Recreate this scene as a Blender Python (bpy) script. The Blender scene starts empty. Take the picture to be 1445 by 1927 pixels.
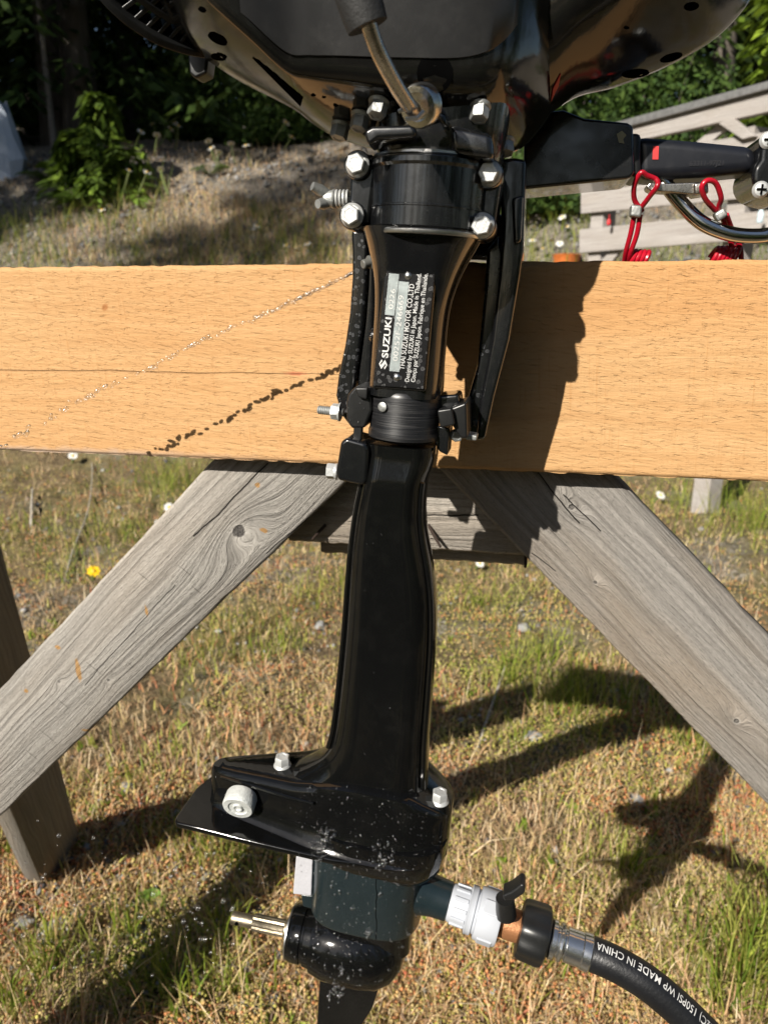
import bpy, bmesh, math, random
import numpy as np
from mathutils import Matrix, Vector
from mathutils.bvhtree import BVHTree

SC = bpy.context.scene
COL = SC.collection
rad = math.radians

# ------------------------------------------------------------------ camera
FPX, CX, CY = 1380.0, 722.5, 963.5          # focal length and centre, in photo pixels
PITCH = rad(15.84)
CAMH = 0.95
GZ = -0.35                                   # ground level; the camera is 1.3 m above it
cd = bpy.data.cameras.new('camera')
cam = bpy.data.objects.new('camera', cd); COL.objects.link(cam)
cam.location = (0, 0, CAMH)
cam.rotation_euler = (math.pi/2 - PITCH, 0, 0)
cd.sensor_fit = 'VERTICAL'; cd.sensor_height = 36; cd.sensor_width = 27
cd.lens = FPX/1927*36
cd.clip_start = 0.02; cd.clip_end = 600
cd.dof.use_dof = True; cd.dof.focus_distance = 0.55; cd.dof.aperture_fstop = 10
SC.camera = cam

# ------------------------------------------------------------------ sky and sun
SUN_AZ, SUN_EL = rad(36), rad(33)            # azimuth the light travels towards, right of forward
wd = bpy.data.worlds.new('World'); SC.world = wd; wd.use_nodes = True
nt = wd.node_tree
sky = nt.nodes.new('ShaderNodeTexSky'); sky.sky_type = 'NISHITA'; sky.sun_disc = False
sky.sun_elevation = SUN_EL; sky.sun_rotation = SUN_AZ + math.pi
bg = nt.nodes['Background']; bg.inputs['Strength'].default_value = 0.05
nt.links.new(sky.outputs[0], bg.inputs['Color'])
sl = bpy.data.lights.new('sun', 'SUN'); sl.energy = 5.0; sl.angle = rad(0.53); sl.color = (1.0, 0.94, 0.84)
sun = bpy.data.objects.new('sun', sl); COL.objects.link(sun)
SUNV = Vector((math.sin(SUN_AZ)*math.cos(SUN_EL), math.cos(SUN_AZ)*math.cos(SUN_EL), -math.sin(SUN_EL)))
sun.rotation_euler = SUNV.to_track_quat('-Z', 'Y').to_euler()
sun.location = (-4, -6, 9)
SC.view_settings.view_transform = 'Standard'; SC.view_settings.look = 'None'
SC.view_settings.exposure = 0.66; SC.view_settings.gamma = 1.0; SC.view_settings.use_curve_mapping = False
SC.render.engine = 'CYCLES'
SC.cycles.use_denoising = True
SC.cycles.max_bounces = 8; SC.cycles.transmission_bounces = 6; SC.cycles.glossy_bounces = 4; SC.cycles.diffuse_bounces = 3
SC.cycles.caustics_reflective = False; SC.cycles.caustics_refractive = False
SC.cycles.sample_clamp_indirect = 6

# ------------------------------------------------------------------ measuring helpers
CAM = np.array([0, 0, CAMH]); FW = np.array([0, math.cos(PITCH), -math.sin(PITCH)])
UP = np.array([0, math.sin(PITCH), math.cos(PITCH)]); RT = np.array([1., 0, 0])
def ray(px, py): return RT*(px-CX)/FPX + FW - UP*(py-CY)/FPX
def W(px, py, Y): d = ray(px, py); return CAM + d*Y/d[1]
def G(px, py, z=GZ): d = ray(px, py); return CAM + d*(z-CAMH)/d[2]
class Frame:
    def __init__(s, M, O): s.M, s.O = M, np.array(O)
    def to(s, p): return s.M.T @ (np.asarray(p)-s.O)
    def out(s, p): return s.M @ np.asarray(p) + s.O
    def at(s, px, py, yl=0.0):
        c = s.to(CAM); d = s.M.T @ ray(px, py); return c + d*(yl-c[1])/d[1]
    def atz(s, px, py, z=0.0):
        c = s.to(CAM); d = s.M.T @ ray(px, py); return c + d*(z-c[2])/d[2]
    def mat(s):
        m = Matrix.Identity(4)
        for i in range(3):
            for j in range(3): m[i][j] = s.M[i, j]
            m[i][3] = s.O[i]
        return m
YAW = rad(11)
SX = np.array([math.cos(YAW), -math.sin(YAW), 0]); SY = np.array([math.sin(YAW), math.cos(YAW), 0]); SZ = np.array([0, 0, 1.])
ST = Frame(np.stack([SX, SY, SZ], 1), (0, .661, 0))
_a, _b = W(795, 400, .53), W(703, 1690, .53)
_z = _a-_b; _z = _z - SY*(_z @ SY); _z /= np.linalg.norm(_z)
MO = Frame(np.stack([np.cross(SY, _z), SY, _z], 1), _a)
L, LZ, S = MO.at, MO.atz, ST.at
def axpx(py): return 795 + (py-400)*(703-795)/1290
def RL(px, py, yl, r): return abs((L(px+r, py, yl)-L(px, py, yl))[0])

# ------------------------------------------------------------------ materials
class NT:
    def __init__(s, name):
        s.m = bpy.data.materials.new(name); s.m.use_nodes = True
        s.t = s.m.node_tree; s.b = s.t.nodes['Principled BSDF']
    def node(s, typ, ins=None, **kw):
        n = s.t.nodes.new(typ)
        for k, v in kw.items(): setattr(n, k, v)
        for k, v in (ins or {}).items(): s.put(n.inputs[k], v)
        return n
    def put(s, sock, v):
        if isinstance(v, bpy.types.NodeSocket): s.t.links.new(v, sock)
        else: sock.default_value = v
    def math(s, op, a, b=0.0, c=0.0, clamp=False):
        n = s.t.nodes.new('ShaderNodeMath'); n.operation = op; n.use_clamp = clamp
        s.put(n.inputs[0], a); s.put(n.inputs[1], b); s.put(n.inputs[2], c); return n.outputs[0]
    def noise(s, vec, scale, detail=4, rough=.55, dist=0.0):
        return s.node('ShaderNodeTexNoise', {'Vector': vec, 'Scale': scale, 'Detail': detail, 'Roughness': rough, 'Distortion': dist}).outputs['Fac']
    def coord(s, which='Object'): return s.node('ShaderNodeTexCoord').outputs[which]
    def scaled(s, vec, sc, loc=(0, 0, 0), rot=(0, 0, 0)):
        return s.node('ShaderNodeMapping', {'Vector': vec, 'Scale': sc, 'Location': loc, 'Rotation': rot}).outputs[0]
    def ramp(s, fac, stops):
        n = s.t.nodes.new('ShaderNodeValToRGB'); s.put(n.inputs[0], fac)
        el = n.color_ramp.elements
        while len(el) < len(stops): el.new(.5)
        for e, (p, c) in zip(el, stops):
            e.position = p; e.color = (c, c, c, 1) if isinstance(c, (int, float)) else (*c, 1)
        return n.outputs[0]
    def mix(s, f, a, b, mode='MIX'):
        n = s.t.nodes.new('ShaderNodeMix'); n.data_type = 'RGBA'; n.blend_type = mode
        s.put(n.inputs[0], f)
        for sock, v in ((n.inputs[6], a), (n.inputs[7], b)):
            s.put(sock, (*v, 1) if isinstance(v, tuple) and len(v) == 3 else v)
        return n.outputs[2]
    def bump(s, h, dist, strength=1.0, normal=None):
        n = s.node('ShaderNodeBump', {'Height': h, 'Distance': dist, 'Strength': strength})
        if normal: s.put(n.inputs['Normal'], normal)
        return n.outputs[0]
    def set(s, **kw):
        names = dict(col='Base Color', rough='Roughness', metal='Metallic', normal='Normal', trans='Transmission Weight', ior='IOR',
                     spec='Specular IOR Level', coat='Coat Weight', coatr='Coat Roughness', sub='Subsurface Weight', sheen='Sheen Weight', transl='Diffuse Roughness')
        for k, v in kw.items():
            if isinstance(v, tuple) and len(v) == 3 and k == 'col': v = (*v, 1)
            s.put(s.b.inputs[names[k]], v)
        return s.m

def m_plain(name, col, rough=.5, metal=0.0, bump=0.0, bscale=300, var=.25, **kw):
    n = NT(name); v = n.coord()
    no = n.noise(v, bscale, 5)
    lo = n.noise(v, bscale*.12, 3)
    c2 = tuple(x*(1-var) for x in col); c1 = tuple(min(1, x*(1+var*.5)) for x in col)
    c = n.mix(n.ramp(lo, [(.3, 0.), (.7, 1.)]), c2, c1)
    r = n.math('ADD', rough-.06, n.math('MULTIPLY', no, .12))
    a = dict(col=c, rough=r, metal=metal, **kw)
    if bump: a['normal'] = n.bump(no, bump)
    return n.set(**a)

def m_black(name, col=(.0045, .0048, .0055), rough=.13, dust=.35, spots=0.0, dustcol=(.14, .135, .12), sheen=0.0):
    """Gloss black enamel with specks of dust, smears and dried water spots."""
    n = NT(name); v = n.coord()
    fine = n.noise(v, 900, 3, .6); mid = n.noise(v, 70, 5, .62); big = n.noise(v, 14, 4)
    speck = n.ramp(fine, [(.66, 0.), (.74, 1.)])
    patch = n.ramp(mid, [(.48, 0.), (.75, 1.)])
    f = n.math('MULTIPLY', n.math('ADD', n.math('MULTIPLY', speck, .8), n.math('MULTIPLY', patch, .28)), dust, clamp=True)
    f = n.math('MULTIPLY', f, n.ramp(big, [(.35, .12), (.65, 1.)]))
    if spots:
        vo = n.node('ShaderNodeTexVoronoi', {'Vector': n.node('ShaderNodeVectorMath', {0: v, 1: n.node('ShaderNodeVectorMath', {0: n.node('ShaderNodeTexNoise', {'Vector': v, 'Scale': 150.}).outputs['Color'], 1: (.004, .004, .004)}, operation='MULTIPLY').outputs[0]}, operation='ADD').outputs[0], 'Scale': 260., 'Randomness': 1.})
        d = vo.outputs['Distance']
        ring = n.ramp(d, [(.20, .35), (.30, .5), (.34, 1.), (.40, 0.)])
        keep = n.math('GREATER_THAN', n.node('ShaderNodeSeparateColor', {'Color': vo.outputs['Color']}).outputs[0], .45)
        f = n.math('ADD', f, n.math('MULTIPLY', n.math('MULTIPLY', ring, keep), spots), clamp=True)
    c = n.mix(f, col, dustcol)
    r = n.math('ADD', n.math('ADD', rough, n.math('MULTIPLY', mid, .08)), n.math('MULTIPLY', f, .8), clamp=True)
    nb = n.bump(n.noise(v, 220, 2), .00006)
    return n.set(col=c, rough=n.math('ADD', r, sheen, clamp=True), normal=nb, spec=.5, coat=.85 if sheen else 0.0, coatr=rough*.6)

def m_attr(name, rough=.7, transl=0.0, attr='Col', spec=.25):
    n = NT(name)
    a = n.node('ShaderNodeAttribute', attribute_name=attr).outputs['Color']
    n.set(col=a, rough=rough, spec=spec)
    if transl:
        out = n.t.nodes['Material Output']
        tr = n.node('ShaderNodeBsdfTranslucent', {'Color': a})
        mx = n.node('ShaderNodeMixShader', {0: transl}); n.t.links.new(n.b.outputs[0], mx.inputs[1]); n.t.links.new(tr.outputs[0], mx.inputs[2])
        n.t.links.new(mx.outputs[0], out.inputs[0])
    return n.m

def m_weathered(name, c0, c1, knots=(), stains=(), cracks=(), scale=1.0, warm=.35):
    """Silvered softwood; x runs along the board, z across it. knots: (x, z, r)."""
    n = NT(name); v = n.coord()
    sp = n.node('ShaderNodeSeparateXYZ', {0: v}); x, y, z = sp.outputs
    wob = n.noise(n.scaled(v, (2.2, 5, 5)), 1.0, 3)
    f = n.math('ADD', n.math('ADD', z, n.math('MULTIPLY', y, .8)), n.math('MULTIPLY', n.math('SUBTRACT', wob, .5), .045))
    core = None
    for kx, kz, kr in knots:
        dx = n.math('DIVIDE', n.math('SUBTRACT', x, kx), kr); dz = n.math('DIVIDE', n.math('SUBTRACT', z, kz), kr)
        e = n.math('EXPONENT', n.math('MULTIPLY', n.math('ADD', n.math('MULTIPLY', n.math('MULTIPLY', dx, dx), .05), n.math('MULTIPLY', n.math('MULTIPLY', dz, dz), .22)), -1.0))
        f = n.math('ADD', f, n.math('MULTIPLY', e, kr*2.6))
        rr = n.math('SQRT', n.math('ADD', n.math('MULTIPLY', n.math('MULTIPLY', dx, dx), .75), n.math('MULTIPLY', dz, dz)))
        rr = n.math('ADD', rr, n.math('MULTIPLY', n.math('SUBTRACT', n.noise(v, 160, 3), .5), .5))
        k = n.ramp(rr, [(.45, 1.), (.62, .85), (.70, 0.)]) if kr > .006 else n.ramp(rr, [(.5, .8), (.7, 0.)])
        halo = n.ramp(n.math('MULTIPLY', rr, .4), [(.28, 1.), (.50, 0.)])
        core = (k, halo) if core is None else (n.math('MAXIMUM', core[0], k), n.math('MAXIMUM', core[1], halo))
    cv = n.node('ShaderNodeCombineXYZ', {0: n.math('MULTIPLY', x, 3.5*scale), 1: n.math('MULTIPLY', f, 235*scale), 2: 0.0}).outputs[0]
    ring = n.noise(cv, 1.0, 2, .5)
    cf = n.node('ShaderNodeCombineXYZ', {0: n.math('MULTIPLY', x, 30*scale), 1: n.math('MULTIPLY', f, 900*scale), 2: n.math('MULTIPLY', y, 200.)}).outputs[0]
    fib = n.noise(cf, 1.0, 4, .6)
    g = n.math('ADD', n.math('MULTIPLY', n.ramp(ring, [(.30, 0.), (.62, 1.)]), .48), n.math('MULTIPLY', fib, .62))
    c = n.ramp(g, [(.12, c0), (.42, tuple((a+b)*.5 for a, b in zip(c0, c1))), (.85, c1)])
    tone = n.noise(n.scaled(v, (3, 14, 14)), 1.0, 4)
    c = n.mix(n.math('MULTIPLY', n.ramp(tone, [(.45, 0.), (.72, 1.)]), warm), c, (.27, .205, .14))
    spot = n.noise(v, 420, 3)
    c = n.mix(n.ramp(spot, [(.62, 0.), (.70, .6)]), c, (.09, .085, .08))
    grit = n.noise(n.node('ShaderNodeCombineXYZ', {0: n.math('MULTIPLY', x, 160.), 1: n.math('MULTIPLY', f, 1500.), 2: 0.}).outputs[0], 1.0, 3, .65)
    c = n.mix(n.ramp(grit, [(.50, 0.), (.70, .55)]), c, (.10, .092, .082))
    h = n.math('ADD', n.math('MULTIPLY', n.ramp(ring, [(.36, 0.), (.55, 1.)]), .5), n.math('MULTIPLY', fib, .6))
    if core:
        c = n.mix(n.math('MULTIPLY', core[1], .35), c, (.50, .47, .43))
        c = n.mix(core[0], c, n.mix(n.ramp(n.noise(v, 500, 3), [(.4, 0.), (.6, 1.)]), (.035, .032, .030), (.13, .12, .11)))
        h = n.math('SUBTRACT', h, n.math('MULTIPLY', core[0], .8))
    for sx, sz, rx, rz, ang in stains:
        w = n.scaled(v, (1, 1, 1), (-sx, 0, -sz)); w = n.scaled(n.scaled(w, (1, 1, 1), rot=(0, ang, 0)), (1/rx, 0, 1/rz))
        ln = n.node('ShaderNodeVectorMath', {0: w}, operation='LENGTH').outputs['Value']
        ln = n.math('ADD', ln, n.math('MULTIPLY', n.math('SUBTRACT', n.noise(v, 240, 3), .5), 1.1))
        c = n.mix(n.ramp(ln, [(.75, .9), (1.0, 0.)]), c, (.34, .19, .065)) if rx > .0012 else n.mix(n.ramp(ln, [(.6, .7), (1.1, 0.)]), c, (.075, .066, .058))
    for z0, sl_, wd_, x0, x1 in cracks:
        d = n.math('ABSOLUTE', n.math('SUBTRACT', z, n.math('ADD', n.math('ADD', z0, n.math('MULTIPLY', x, sl_)), n.math('MULTIPLY', n.math('SUBTRACT', n.noise(n.scaled(v, (12, 0, 0)), 1.0, 4), .5), .012))))
        k = n.ramp(n.math('DIVIDE', d, wd_*4), [(.12, 1.), (.25, 0.)])
        k = n.math('MULTIPLY', k, n.math('MULTIPLY', n.math('GREATER_THAN', x, x0), n.math('LESS_THAN', x, x1)))
        c = n.mix(k, c, (.02, .018, .016)); h = n.math('SUBTRACT', h, n.math('MULTIPLY', k, 2.0))
    return n.set(col=c, rough=.82, normal=n.bump(n.math('SUBTRACT', h, n.math('MULTIPLY', grit, .8)), .0021), spec=.22)

def m_fresh(name):
    """Rough-sawn cedar, orange-tan, in the stand's own coordinates."""
    n = NT(name); v = n.coord()
    sp = n.node('ShaderNodeSeparateXYZ', {0: v}); x, y, z = sp.outputs
    wob = n.noise(n.scaled(v, (2.6, 3, 6)), 1.0, 3)
    f = n.math('ADD', z, n.math('MULTIPLY', n.math('SUBTRACT', wob, .5), .06))
    ring = n.noise(n.node('ShaderNodeCombineXYZ', {0: n.math('MULTIPLY', x, 2.5), 1: n.math('MULTIPLY', f, 85.), 2: 0.}).outputs[0], 1.0, 3, .55)
    fib = n.noise(n.node('ShaderNodeCombineXYZ', {0: n.math('MULTIPLY', x, 70.), 1: n.math('MULTIPLY', f, 620.), 2: n.math('MULTIPLY', y, 300.)}).outputs[0], 1.0, 4, .62)
    saw = n.noise(n.node('ShaderNodeCombineXYZ', {0: n.math('MULTIPLY', n.math('ADD', x, n.math('MULTIPLY', z, .05)), 420.), 1: n.math('MULTIPLY', z, 14.), 2: 0.}).outputs[0], 1.0, 2)
    tear = n.noise(n.node('ShaderNodeCombineXYZ', {0: n.math('MULTIPLY', n.math('ADD', x, n.math('MULTIPLY', n.noise(n.scaled(v, (4, 4, 11)), 1.0, 3), .16)), 110.), 1: n.math('ADD', n.math('MULTIPLY', z, 430.), n.math('MULTIPLY', x, 60.)), 2: 0.}).outputs[0], 1.0, 3, .6)
    big = n.noise(n.scaled(v, (1.6, 2, 9)), 1.0, 3)
    g = n.math('ADD', n.math('MULTIPLY', n.ramp(ring, [(.30, 0.), (.70, 1.)]), .34), n.math('MULTIPLY', fib, .64))
    c = n.ramp(g, [(.10, (.41, .222, .092)), (.45, (.485, .287, .130)), (.9, (.545, .342, .170))])
    c = n.mix(n.ramp(big, [(.45, 0.), (.75, .5)]), c, (.46, .225, .08))
    c = n.mix(n.ramp(saw, [(.60, 0.), (.75, .3)]), c, (.36, .16, .045))
    patchf = n.ramp(n.noise(n.scaled(v, (7, 7, 16)), 1.0, 3), [(.38, .15), (.62, 1.)])
    c = n.mix(n.math('MULTIPLY', n.ramp(tear, [(.62, 0.), (.80, .24)]), patchf), c, (.36, .18, .065))
    blot = n.noise(n.scaled(v, (5, 5, 22)), 1.0, 5, .65)
    c = n.mix(n.ramp(blot, [(.50, 0.), (.74, .38)]), c, (.42, .205, .07))
    # grey, dirty bottom edge on the far end and top edge fuzz
    edge = n.ramp(n.math('ADD', n.math('MULTIPLY', n.math('SUBTRACT', z, .806), 60.), n.math('MULTIPLY', n.noise(v, 60, 4), .7)), [(.45, .75), (.8, 0.)])
    edge = n.math('MULTIPLY', edge, n.ramp(n.math('ADD', n.math('MULTIPLY', x, -2.0), .2), [(.3, 0.), (.9, 1.)]))
    c = n.mix(edge, c, (.42, .34, .29))
    # one seam of early wood split along the board, a pinkish mark and a pin knot
    d = n.math('ABSOLUTE', n.math('SUBTRACT', z, n.math('ADD', n.math('ADD', .8887, n.math('MULTIPLY', x, .0045)), n.math('MULTIPLY', n.math('SUBTRACT', n.noise(n.scaled(v, (9, 0, 0)), 1.0, 4), .5), .007))))
    k = n.math('MULTIPLY', n.ramp(n.math('MULTIPLY', d, 600.), [(.25, 1.), (.55, 0.)]), n.ramp(n.noise(n.scaled(v, (11, 0, 0)), 1.0, 3), [(.3, .35), (.5, 1.)]))
    k = n.math('MULTIPLY', k, n.ramp(n.math('MULTIPLY', n.math('ADD', x, .5), .9), [(.25, .6), (.50, .0)]))
    c = n.mix(n.math('MULTIPLY', k, .7), c, (.16, .065, .02))
    for sx, sz, rx, rz, cc in ((-.082, .889, .012, .0022, (.42, .12, .06)), (-.265, .947, .004, .004, (.30, .11, .03))):
        w = n.scaled(n.scaled(v, (1, 1, 1), (-sx, 0, -sz)), (1/rx, 0, 1/rz))
        ln = n.math('ADD', n.node('ShaderNodeVectorMath', {0: w}, operation='LENGTH').outputs['Value'], n.math('MULTIPLY', n.math('SUBTRACT', n.noise(v, 200, 3), .5), 1.2))
        c = n.mix(n.ramp(ln, [(.5, .75), (1., 0.)]), c, cc)
    h = n.math('ADD', n.math('ADD', n.math('MULTIPLY', fib, .55), n.math('MULTIPLY', saw, .22)), n.math('MULTIPLY', n.ramp(tear, [(.55, 0.), (.75, 1.)]), -.6))
    h = n.math('SUBTRACT', h, n.math('MULTIPLY', k, 1.6))
    return n.set(col=c, rough=.74, normal=n.bump(h, .0012), spec=.25)

# ------------------------------------------------------------------ mesh helpers
def V3(p): return np.asarray(p, float)
def basis(d):
    d = V3(d)/np.linalg.norm(d); a = np.array([0, 0, 1.]) if abs(d[2]) < .9 else np.array([1., 0, 0])
    u = np.cross(a, d); u /= np.linalg.norm(u); return u, np.cross(d, u), d
class B:
    def __init__(s): s.v, s.f = [], []
    def add(s, v, f):
        o = len(s.v); s.v += [tuple(map(float, p)) for p in v]; s.f += [tuple(i+o for i in q) for q in f]; return s
    def rings(s, R, cap0=True, cap1=True, closed=True):
        n = len(R[0]); v = [p for r in R for p in r]; f = []
        for i in range(len(R)-1):
            for j in range(n if closed else n-1):
                k = (j+1) % n; f.append((i*n+j, i*n+k, (i+1)*n+k, (i+1)*n+j))
        if cap0: f.append(tuple(range(n))[::-1])
        if cap1: f.append(tuple((len(R)-1)*n+j for j in range(n)))
        return s.add(v, f)
    def lathe(s, o, d, prof, n=32, cap=True, squash=(1, 1), up=None):
        u, w, d = basis(d)
        if up is not None:
            w = V3(up) - d*(V3(up) @ d); w /= np.linalg.norm(w); u = np.cross(w, d)
        R = [[V3(o)+d*h+(u*math.cos(t)*squash[0]+w*math.sin(t)*squash[1])*r for t in np.linspace(0, 2*math.pi, n, endpoint=False)] for r, h in prof]
        return s.rings(R, cap, cap)
    def cyl(s, p, q, r, n=24, ch=0.0):
        p, q = V3(p), V3(q); h = np.linalg.norm(q-p)
        pr = [(r, 0), (r, h)] if not ch else [(r-ch, 0), (r, ch), (r, h-ch), (r-ch, h)]
        return s.lathe(p, q-p, pr, n)
    def tube(s, P, r, n=12, caps=True):
        P = [V3(p) for p in P]; m = len(P); r = [r]*m if np.isscalar(r) else r
        T = [P[min(i+1, m-1)]-P[max(i-1, 0)] for i in range(m)]
        u, w, d = basis(T[0]); R = []
        for i in range(m):
            d = T[i]/np.linalg.norm(T[i]); u = u-d*(u @ d); u /= np.linalg.norm(u); w = np.cross(d, u)
            R.append([P[i]+(u*math.cos(t)+w*math.sin(t))*r[i] for t in np.linspace(0, 2*math.pi, n, endpoint=False)])
        return s.rings(R, caps, caps)
    def box(s, c, sz, X=(1, 0, 0), Y=(0, 1, 0), Z=(0, 0, 1)):
        X, Y, Z, c = V3(X), V3(Y), V3(Z), V3(c)
        v = [c+X*(i*sz[0]/2)+Y*(j*sz[1]/2)+Z*(k*sz[2]/2) for k in (-1, 1) for j in (-1, 1) for i in (-1, 1)]
        return s.add(v, [(0, 2, 3, 1), (4, 5, 7, 6), (0, 1, 5, 4), (2, 6, 7, 3), (0, 4, 6, 2), (1, 3, 7, 5)])
    def prism(s, poly, y0, y1):
        """poly: (x, z) outline, extruded along y."""
        n = len(poly); v = [(x, y0, z) for x, z in poly]+[(x, y1, z) for x, z in poly]
        f = [tuple(range(n)), tuple(range(n, 2*n))[::-1]]+[(i, i+n, (i+1) % n+n, (i+1) % n) for i in range(n)]
        return s.add(v, f)
    def slab(s, poly, z0, z1):
        n = len(poly); v = [(x, y, z0) for x, y in poly]+[(x, y, z1) for x, y in poly]
        f = [tuple(range(n)), tuple(range(n, 2*n))[::-1]]+[(i, i+n, (i+1) % n+n, (i+1) % n) for i in range(n)]
        return s.add(v, f)
    def bolt(s, p, d, rf, rh, h, washer=None):
        """Flanged hex bolt head seen end-on; p on the seat, d the way the head points."""
        u, w, d = basis(d); p = V3(p)
        fl = rf*.28
        s.lathe(p, d, [(rf*.97, 0), (rf, fl*.35), (rf*.93, fl*.8), (rh*1.12, fl*1.25)], 28)
        a0 = random.uniform(0, 1)
        def hexr(r, hh): return [p+d*hh+(u*math.cos(a0+t)+w*math.sin(a0+t))*r for t in np.linspace(0, 2*math.pi, 6, endpoint=False)]
        R6 = rh*1.155
        s.rings([hexr(R6, fl), hexr(R6, fl+h*.86), hexr(R6*.88, fl+h), hexr(R6*.60, fl+h), hexr(R6*.55, fl+h*.95)])
        return s
    def build(s, name, m, parent=None, bevel=0.0, seg=2, auto=38, sub=0, inv=None):
        me = bpy.data.meshes.new(name)
        me.from_pydata(s.v, [], s.f)
        bm = bmesh.new(); bm.from_mesh(me)
        bmesh.ops.remove_doubles(bm, verts=bm.verts, dist=1e-6)
        bmesh.ops.recalc_face_normals(bm, faces=bm.faces)
        for fc in bm.faces: fc.smooth = True
        if not bevel:
            for e in bm.edges:
                if len(e.link_faces) == 2 and e.calc_face_angle(0) > rad(auto): e.smooth = False
        bm.to_mesh(me); bm.free()
        me.materials.append(m)
        o = bpy.data.objects.new(name, me); COL.objects.link(o)
        if parent: o.parent = parent
        if bevel:
            b = o.modifiers.new('bevel', 'BEVEL'); b.width = bevel; b.segments = seg; b.limit_method = 'ANGLE'; b.angle_limit = rad(32)
            w = o.modifiers.new('wn', 'WEIGHTED_NORMAL'); w.weight = 80
        if sub:
            q = o.modifiers.new('sub', 'SUBSURF'); q.levels = sub; q.render_levels = sub
        return o
def empty(name, label, cat, frame=None, loc=(0, 0, 0), group=None):
    o = bpy.data.objects.new(name, None); COL.objects.link(o); o.empty_display_size = .05
    if frame is not None: o.matrix_world = frame.mat()
    else: o.location = loc
    return tag(o, label, cat, group)
def tag(o, label=None, cat=None, group=None, kind=None):
    if label: o['label'] = label
    if cat: o['category'] = cat
    if group: o['group'] = group
    if kind: o['kind'] = kind
    return o
def fastmesh(name, v, q, mats, cols=None, parent=None, smooth=False):
    v = np.asarray(v, np.float32); q = np.asarray(q, np.int32)
    me = bpy.data.meshes.new(name); n, k = q.shape
    me.vertices.add(len(v)); me.vertices.foreach_set('co', v.ravel())
    me.loops.add(n*k); me.loops.foreach_set('vertex_index', q.ravel())
    me.polygons.add(n); me.polygons.foreach_set('loop_start', np.arange(n, dtype=np.int32)*k)
    if smooth: me.polygons.foreach_set('use_smooth', np.ones(n, bool))
    if cols is not None:
        a = me.color_attributes.new('Col', 'FLOAT_COLOR', 'POINT')
        a.data.foreach_set('color', np.concatenate([np.asarray(cols, np.float32), np.ones((len(v), 1), np.float32)], 1).ravel())
    me.materials.append(mats); me.update(); me.validate()
    o = bpy.data.objects.new(name, me); COL.objects.link(o)
    if parent: o.parent = parent
    return o
def catmull(P, k):
    P = np.asarray(P, float); Q = np.concatenate([[2*P[0]-P[1]], P, [2*P[-1]-P[-2]]]); out = []
    for i in range(1, len(Q)-2):
        for t in np.linspace(0, 1, k, endpoint=False):
            a, b, c, d = Q[i-1:i+3]
            out.append(.5*((2*b)+(c-a)*t+(2*a-5*b+4*c-d)*t*t+(3*b-a-3*c+d)*t**3))
    out.append(P[-1]); return np.array(out)
_LAT = {}
def vnoise(x, y, seed=0):
    """Smooth lattice noise for arrays, about -1..1."""
    if seed not in _LAT: _LAT[seed] = np.random.RandomState(seed).rand(256, 256)*2-1
    r = _LAT[seed]
    xi, yi = np.floor(x).astype(int), np.floor(y).astype(int); fx, fy = x-xi, y-yi
    fx, fy = fx*fx*(3-2*fx), fy*fy*(3-2*fy); g = lambda a, b: r[a % 256, b % 256]
    return (g(xi, yi)*(1-fx)+g(xi+1, yi)*fx)*(1-fy)+(g(xi, yi+1)*(1-fx)+g(xi+1, yi+1)*fx)*fy
def text_mesh(s, bold=0.0, space=1.0):
    c = bpy.data.curves.new('lettering', 'FONT'); c.body = s; c.size = 1.0; c.offset = bold; c.resolution_u = 3; c.space_character = space
    o = bpy.data.objects.new('lettering', c); COL.objects.link(o)
    me = bpy.data.meshes.new_from_object(o.evaluated_get(bpy.context.evaluated_depsgraph_get()))
    v = np.array([p.co[:] for p in me.vertices]); f = [tuple(p.vertices) for p in me.polygons]
    bpy.data.objects.remove(o); bpy.data.curves.remove(c); bpy.data.meshes.remove(me)
    return v, f

def text_fine(s, bold, space, cuts=3):
    """Lettering cut small enough to follow a round surface."""
    v, f = text_mesh(s, bold, space); bm = bmesh.new(); vs = [bm.verts.new(p) for p in v]
    for q in f: bm.faces.new([vs[i] for i in q])
    bmesh.ops.triangulate(bm, faces=bm.faces[:]); bmesh.ops.subdivide_edges(bm, edges=bm.edges[:], cuts=cuts, use_grid_fill=True)
    bm.verts.index_update(); v = np.array([p.co[:] for p in bm.verts]); f = [tuple(p.index for p in q.verts) for q in bm.faces]; bm.free(); return v, f
# ------------------------------------------------------------------ terrain
RNG = np.random.RandomState(7)
def terrain(x, y):
    x = np.asarray(x, float); y = np.asarray(y, float)
    t = y-5.80+.18*vnoise(x*.7+9, y*.0+3, 3)
    s = .62*np.logaddexp(0, t*4)/4
    t2 = y-11.35; s = s-.40*np.logaddexp(0, t2*3)/3
    n = .02*vnoise(x*2.3, y*2.3, 1)+.024*vnoise(x*5, y*5, 2)+.013*vnoise(x*13, y*13, 4)+.007*vnoise(x*28, y*28, 8)
    bankn = np.clip(t, 0, 1)*(.10*vnoise(x*1.4, y*1.4, 5)+.05*vnoise(x*4, y*4, 6))
    return GZ+s+n+bankn
def GT(px, py):
    d = ray(px, py); t = .6
    while t < 70:
        p = CAM+d*t
        if p[2] < float(terrain(p[0], p[1])): break
        t += .01 if t < 4 else .03
    return p
def axis_coords(lo, a, step, b, hi, grow=1.25):
    c = list(np.arange(a, b+step, step)); s = step; x = c[-1]
    while x < hi: s *= grow; x += s; c.append(x)
    s = step; x = c[0]; left = []
    while x > lo: s *= grow; x -= s; left.append(x)
    return np.array(left[::-1]+c)
gx = axis_coords(-140, -4.2, .036, 4.2, 140); gy = axis_coords(-140, .3, .03, 9.0, 240, 1.12)
X, Y = np.meshgrid(gx, gy); Zt = terrain(X, Y)
nx, ny = len(gx), len(gy)
idx = np.arange(nx*ny).reshape(ny, nx)
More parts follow.
